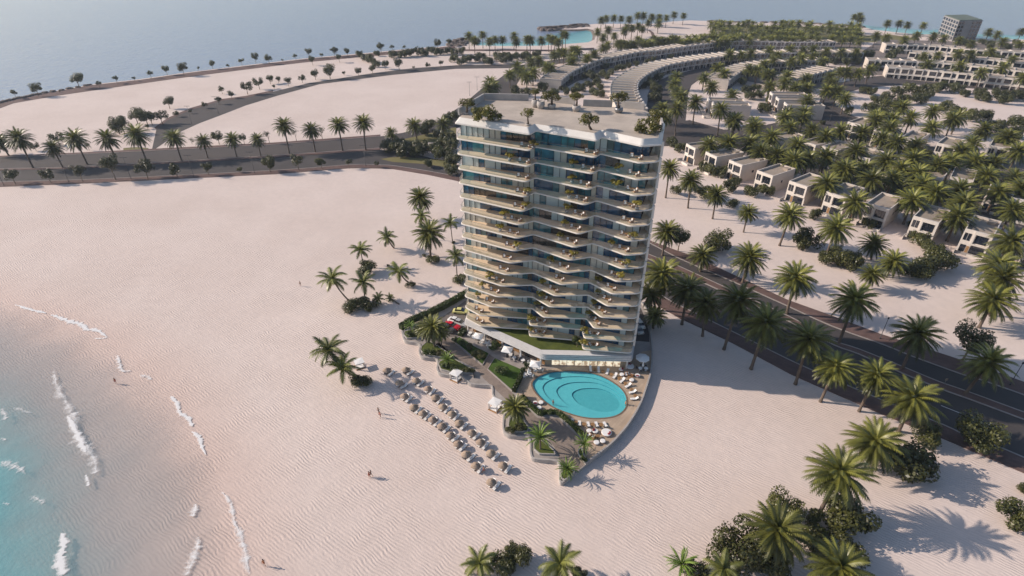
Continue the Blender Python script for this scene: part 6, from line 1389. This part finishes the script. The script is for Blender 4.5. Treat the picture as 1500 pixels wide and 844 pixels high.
# distant grey apartment block
a, b, c = g(1394,60.5), g(1428,59.5), g(1373,51)
fb = [a, b, (b[0]+c[0]-a[0], b[1]+c[1]-a[1]), c]; hb = 17.5
t = tag(link('apartment_block', None), 'lone grey apartment block near the far shore', 'building')
mb = MB(); mb.prism(fb, 0, hb); mb.obj('wall', 'grey_block', t)
mb = MB(); mb.prism(inset(fb, .6), hb+.004, hb+.5); mb.obj('roof', 'grey_roof', t)
for (p, q), cols in (((fb[0], fb[1]), 7), ((fb[3], fb[0]), 6)):
    l = hypot(q[0]-p[0], q[1]-p[1]); dx, dy = (q[0]-p[0])/l, (q[1]-p[1])/l; nx, ny = dy, -dx
    for i in range(cols):
        if cols == 7 and i in (2, 3): continue
        for j in range(5):
            s = l*(i+.5)/cols; m_ = MB(); m_.rbox(p[0]+dx*s+nx*.1, p[1]+dy*s+ny*.1, 1.2+3.3*j, 3.4+3.3*j, l/cols*.62, .25, atan2(dy, dx)); m_.obj('window', 'house_glass', t)

# ================================================================== AIR, LIGHT, CAMERA
HAZE = 0.00012
if HAZE:
    mb = MB(); mb.box(-1500, -200, -4.0, 1500, 2600, 92)
    o = mb.obj('haze', 'sand'); o['kind'] = 'stuff'; o.data.materials.clear()
    m = bpy.data.materials.new('haze'); m.use_nodes = True; nt = m.node_tree; nt.nodes.clear(); out = nt.nodes.new('ShaderNodeOutputMaterial')
    v = nt.nodes.new('ShaderNodeVolumePrincipled'); v.inputs['Color'].default_value = (0.72, 0.83, 1.0, 1); v.inputs['Density'].default_value = HAZE; v.inputs['Anisotropy'].default_value = 0.2
    L(nt, v.outputs[0], out.inputs['Volume']); o.data.materials.append(m)
EL = R(27); AZ = Vector((-0.983, 0.183, 0)).normalized()
to_sun = Vector((AZ.x*cos(EL), AZ.y*cos(EL), sin(EL)))
w = bpy.data.worlds.new('World'); sc.world = w; w.use_nodes = True; nt = w.node_tree
bg = nt.nodes.get('Background') or nt.nodes.new('ShaderNodeBackground'); wo = nt.nodes.get('World Output') or nt.nodes.new('ShaderNodeOutputWorld'); L(nt, bg.outputs[0], wo.inputs[0])
sky = nt.nodes.new('ShaderNodeTexSky'); sky.sky_type = 'NISHITA'; sky.sun_disc = False; sky.sun_elevation = EL; sky.sun_rotation = atan2(to_sun.x, to_sun.y); sky.air_density = 1.0; sky.dust_density = 1.0; sky.ozone_density = 1.2
L(nt, sky.outputs[0], bg.inputs[0]); bg.inputs[1].default_value = 0.10
ld = bpy.data.lights.new('sun', 'SUN'); ld.energy = 4.0; ld.angle = R(0.6); ld.color = (1.0, 0.86, 0.73)
lo = bpy.data.objects.new('sun', ld); COL.objects.link(lo); lo.rotation_euler = (-to_sun).to_track_quat('-Z', 'Y').to_euler()
cam = bpy.data.cameras.new('camera'); co = bpy.data.objects.new('camera', cam); COL.objects.link(co)
cam.sensor_fit = 'HORIZONTAL'; cam.sensor_width = 36; cam.lens = 36*F/1500; cam.clip_start = 0.5; cam.clip_end = 9000
co.location = (0, 0, H); co.rotation_euler = (R(90)-TH, 0, 0); sc.camera = co
sc.render.engine = 'CYCLES'
sc.view_settings.view_transform = 'Standard'; sc.view_settings.look = 'None'; sc.view_settings.exposure = 0.50; sc.view_settings.gamma = 1.0
sc.cycles.transparent_max_bounces = 24; sc.cycles.max_bounces = 6
